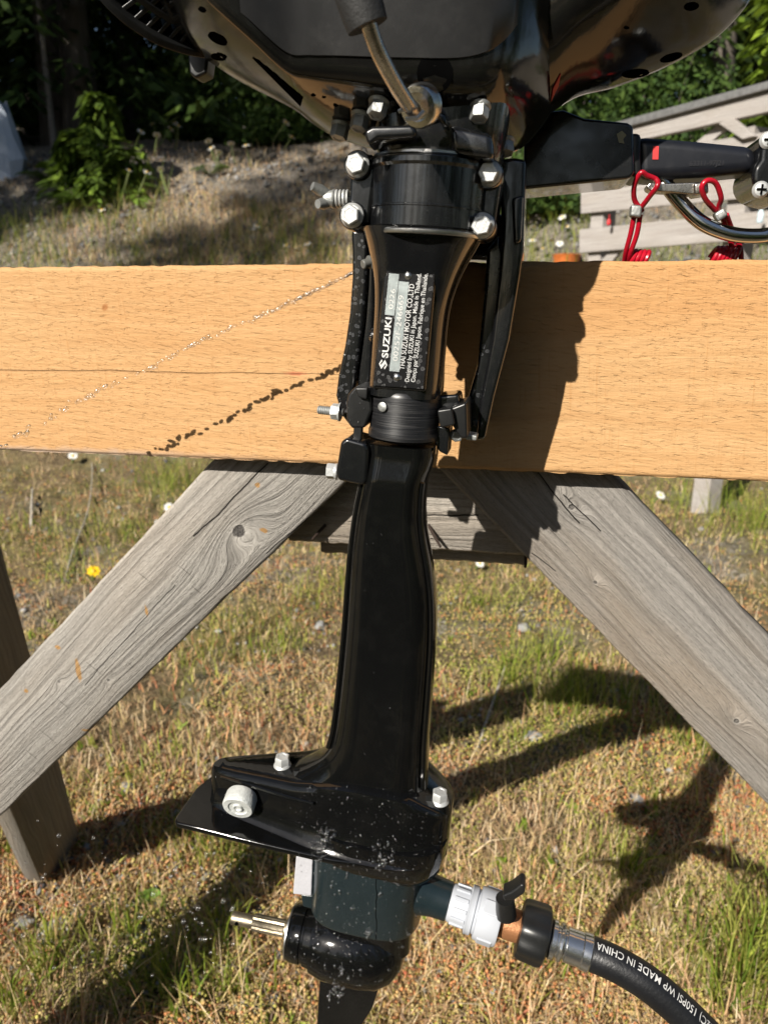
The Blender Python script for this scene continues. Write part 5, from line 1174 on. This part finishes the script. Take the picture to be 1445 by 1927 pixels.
def ico():
    t = (1+5**.5)/2; v = np.array([(-1, t, 0), (1, t, 0), (-1, -t, 0), (1, -t, 0), (0, -1, t), (0, 1, t), (0, -1, -t), (0, 1, -t), (t, 0, -1), (t, 0, 1), (-t, 0, -1), (-t, 0, 1)])/math.hypot(1, t)
    f = [(0, 11, 5), (0, 5, 1), (0, 1, 7), (0, 7, 10), (0, 10, 11), (1, 5, 9), (5, 11, 4), (11, 10, 2), (10, 7, 6), (7, 1, 8), (3, 9, 4), (3, 4, 2), (3, 2, 6), (3, 6, 8), (3, 8, 9), (4, 9, 5), (2, 4, 11), (6, 2, 10), (8, 6, 7), (9, 8, 1)]
    v = [tuple(x) for x in v]; out = []; mid = {}
    def m(a, b):
        k = (min(a, b), max(a, b))
        if k not in mid:
            p = (np.array(v[a])+np.array(v[b]))/2; v.append(tuple(p/np.linalg.norm(p))); mid[k] = len(v)-1
        return mid[k]
    for a, b2, c in f:
        x, y, z = m(a, b2), m(b2, c), m(c, a); out += [(a, x, z), (b2, y, x), (c, z, y), (x, y, z)]
    return np.array(v), np.array(out)
IV, IF = ico()
class Drops:
    def __init__(s): s.v, s.f, s.n = [], [], 0
    def add(s, c, ax, r, rl=None):
        u, w, d = basis(ax); rl = rl or r
        s.v.append(V3(c)+IV[:, :1]*u*r+IV[:, 1:2]*w*r+IV[:, 2:3]*d*rl); s.f.append(IF+s.n); s.n += len(IV)
    def build(s, name, label, m=None):
        o = fastmesh(name, np.concatenate(s.v), np.concatenate(s.f), m or M_WATER, None, None, True); tag(o, label, kind='stuff'); return o
RR = np.random.RandomState(12)
sp_ = np.array([(690, 496), (663, 513), (610, 539), (550, 567), (470, 603), (376, 642), (292, 687), (188, 734), (108, 779), (19, 828), (-40, 864)])
path = catmull([ST.out(S(px, py, -.070-.00001*(690-px))) for px, py in sp_], 20); D_ = Drops(); i = 0; N_ = len(path)
while i < N_-2:
    t = i/N_; d_ = path[i+1]-path[i]; st_ = np.linalg.norm(d_)
    if RR.rand() < .95-.62*t:
        r = .0009+.0011*t*RR.rand()+.0004*RR.rand(); D_.add(path[i]+RR.randn(3)*.0006*(.4+t*2.4), d_+RR.randn(3)*.25*st_, r, r*(1.1+2.6*RR.rand()*(1-.4*t)))
    i += 1
D_.build('water_stream', 'thin stream of water breaking into drops in front of the plank')
D_ = Drops()
for k in range(130):
    px, py = RR.normal(400, 60), RR.normal(1735, 75)
    if k > 60: px, py = RR.uniform(20, 560), RR.uniform(1540, 1880)
    p = W(px, py, .50+.14*RR.rand()); r = .0006+.0018*RR.rand()**3; D_.add(p, (0, 0, 1), r, r*(1+.5*RR.rand()))
D_.build('water_spray', 'loose water drops flying about the propeller shaft', M_BEAD)
bpy.context.view_layer.update()
bv = world_bvh([o for o in list(motor.children)+list(fl_.children) if o.type == 'MESH'])
D_ = Drops()
def wet(n_, x0, x1, y0, y1, r0, r1, big=.12, nrm=None):
    for _ in range(n_):
        px, py = RR.uniform(x0, x1), RR.uniform(y0, y1); h_, nn = hit(bv, px, py)
        if h_ is None or h_[1] > .66: continue
        if nn @ ray(px, py) > 0: nn = -nn
        r = r0+(r1-r0)*RR.rand()**4*(1 if RR.rand() < .9 else 1.6)
        D_.add(h_+nn*r*.15, nn, r*(1+.2*RR.rand()), r*.62)
wet(46, 632, 700, 500, 800, .0005, .0012)
wet(260, 560, 830, 1480, 1640, .0004, .0013)
wet(230, 590, 800, 1620, 1775, .0004, .0018)
wet(200, 545, 760, 1765, 1855, .0004, .0018)
wet(70, 340, 640, 1440, 1610, .0003, .0008)
wet(14, 650, 815, 900, 1450, .0004, .0008)
for (px, py, s_) in ((600, 1595, .013), (720, 1612, .015), (632, 1868, .010), (690, 1757, .004), (598, 1752, .005), (640, 1826, .005), (615, 1570, .01)):
    for k in range(34 if s_ > .009 else 7):
        h_, nn = hit(bv, px+RR.randn()*s_*700, py+RR.randn()*s_*900)
        if h_ is None or h_[1] > .66: continue
        if nn @ ray(px, py) > 0: nn = -nn
        r = .0007+.0019*RR.rand()**2; D_.add(h_+nn*r*.4, nn+RR.randn(3)*.4, r, r*1.3)
D_.build('water_drops', 'water beads clinging to the wet motor and the flushing collar', M_BEAD)
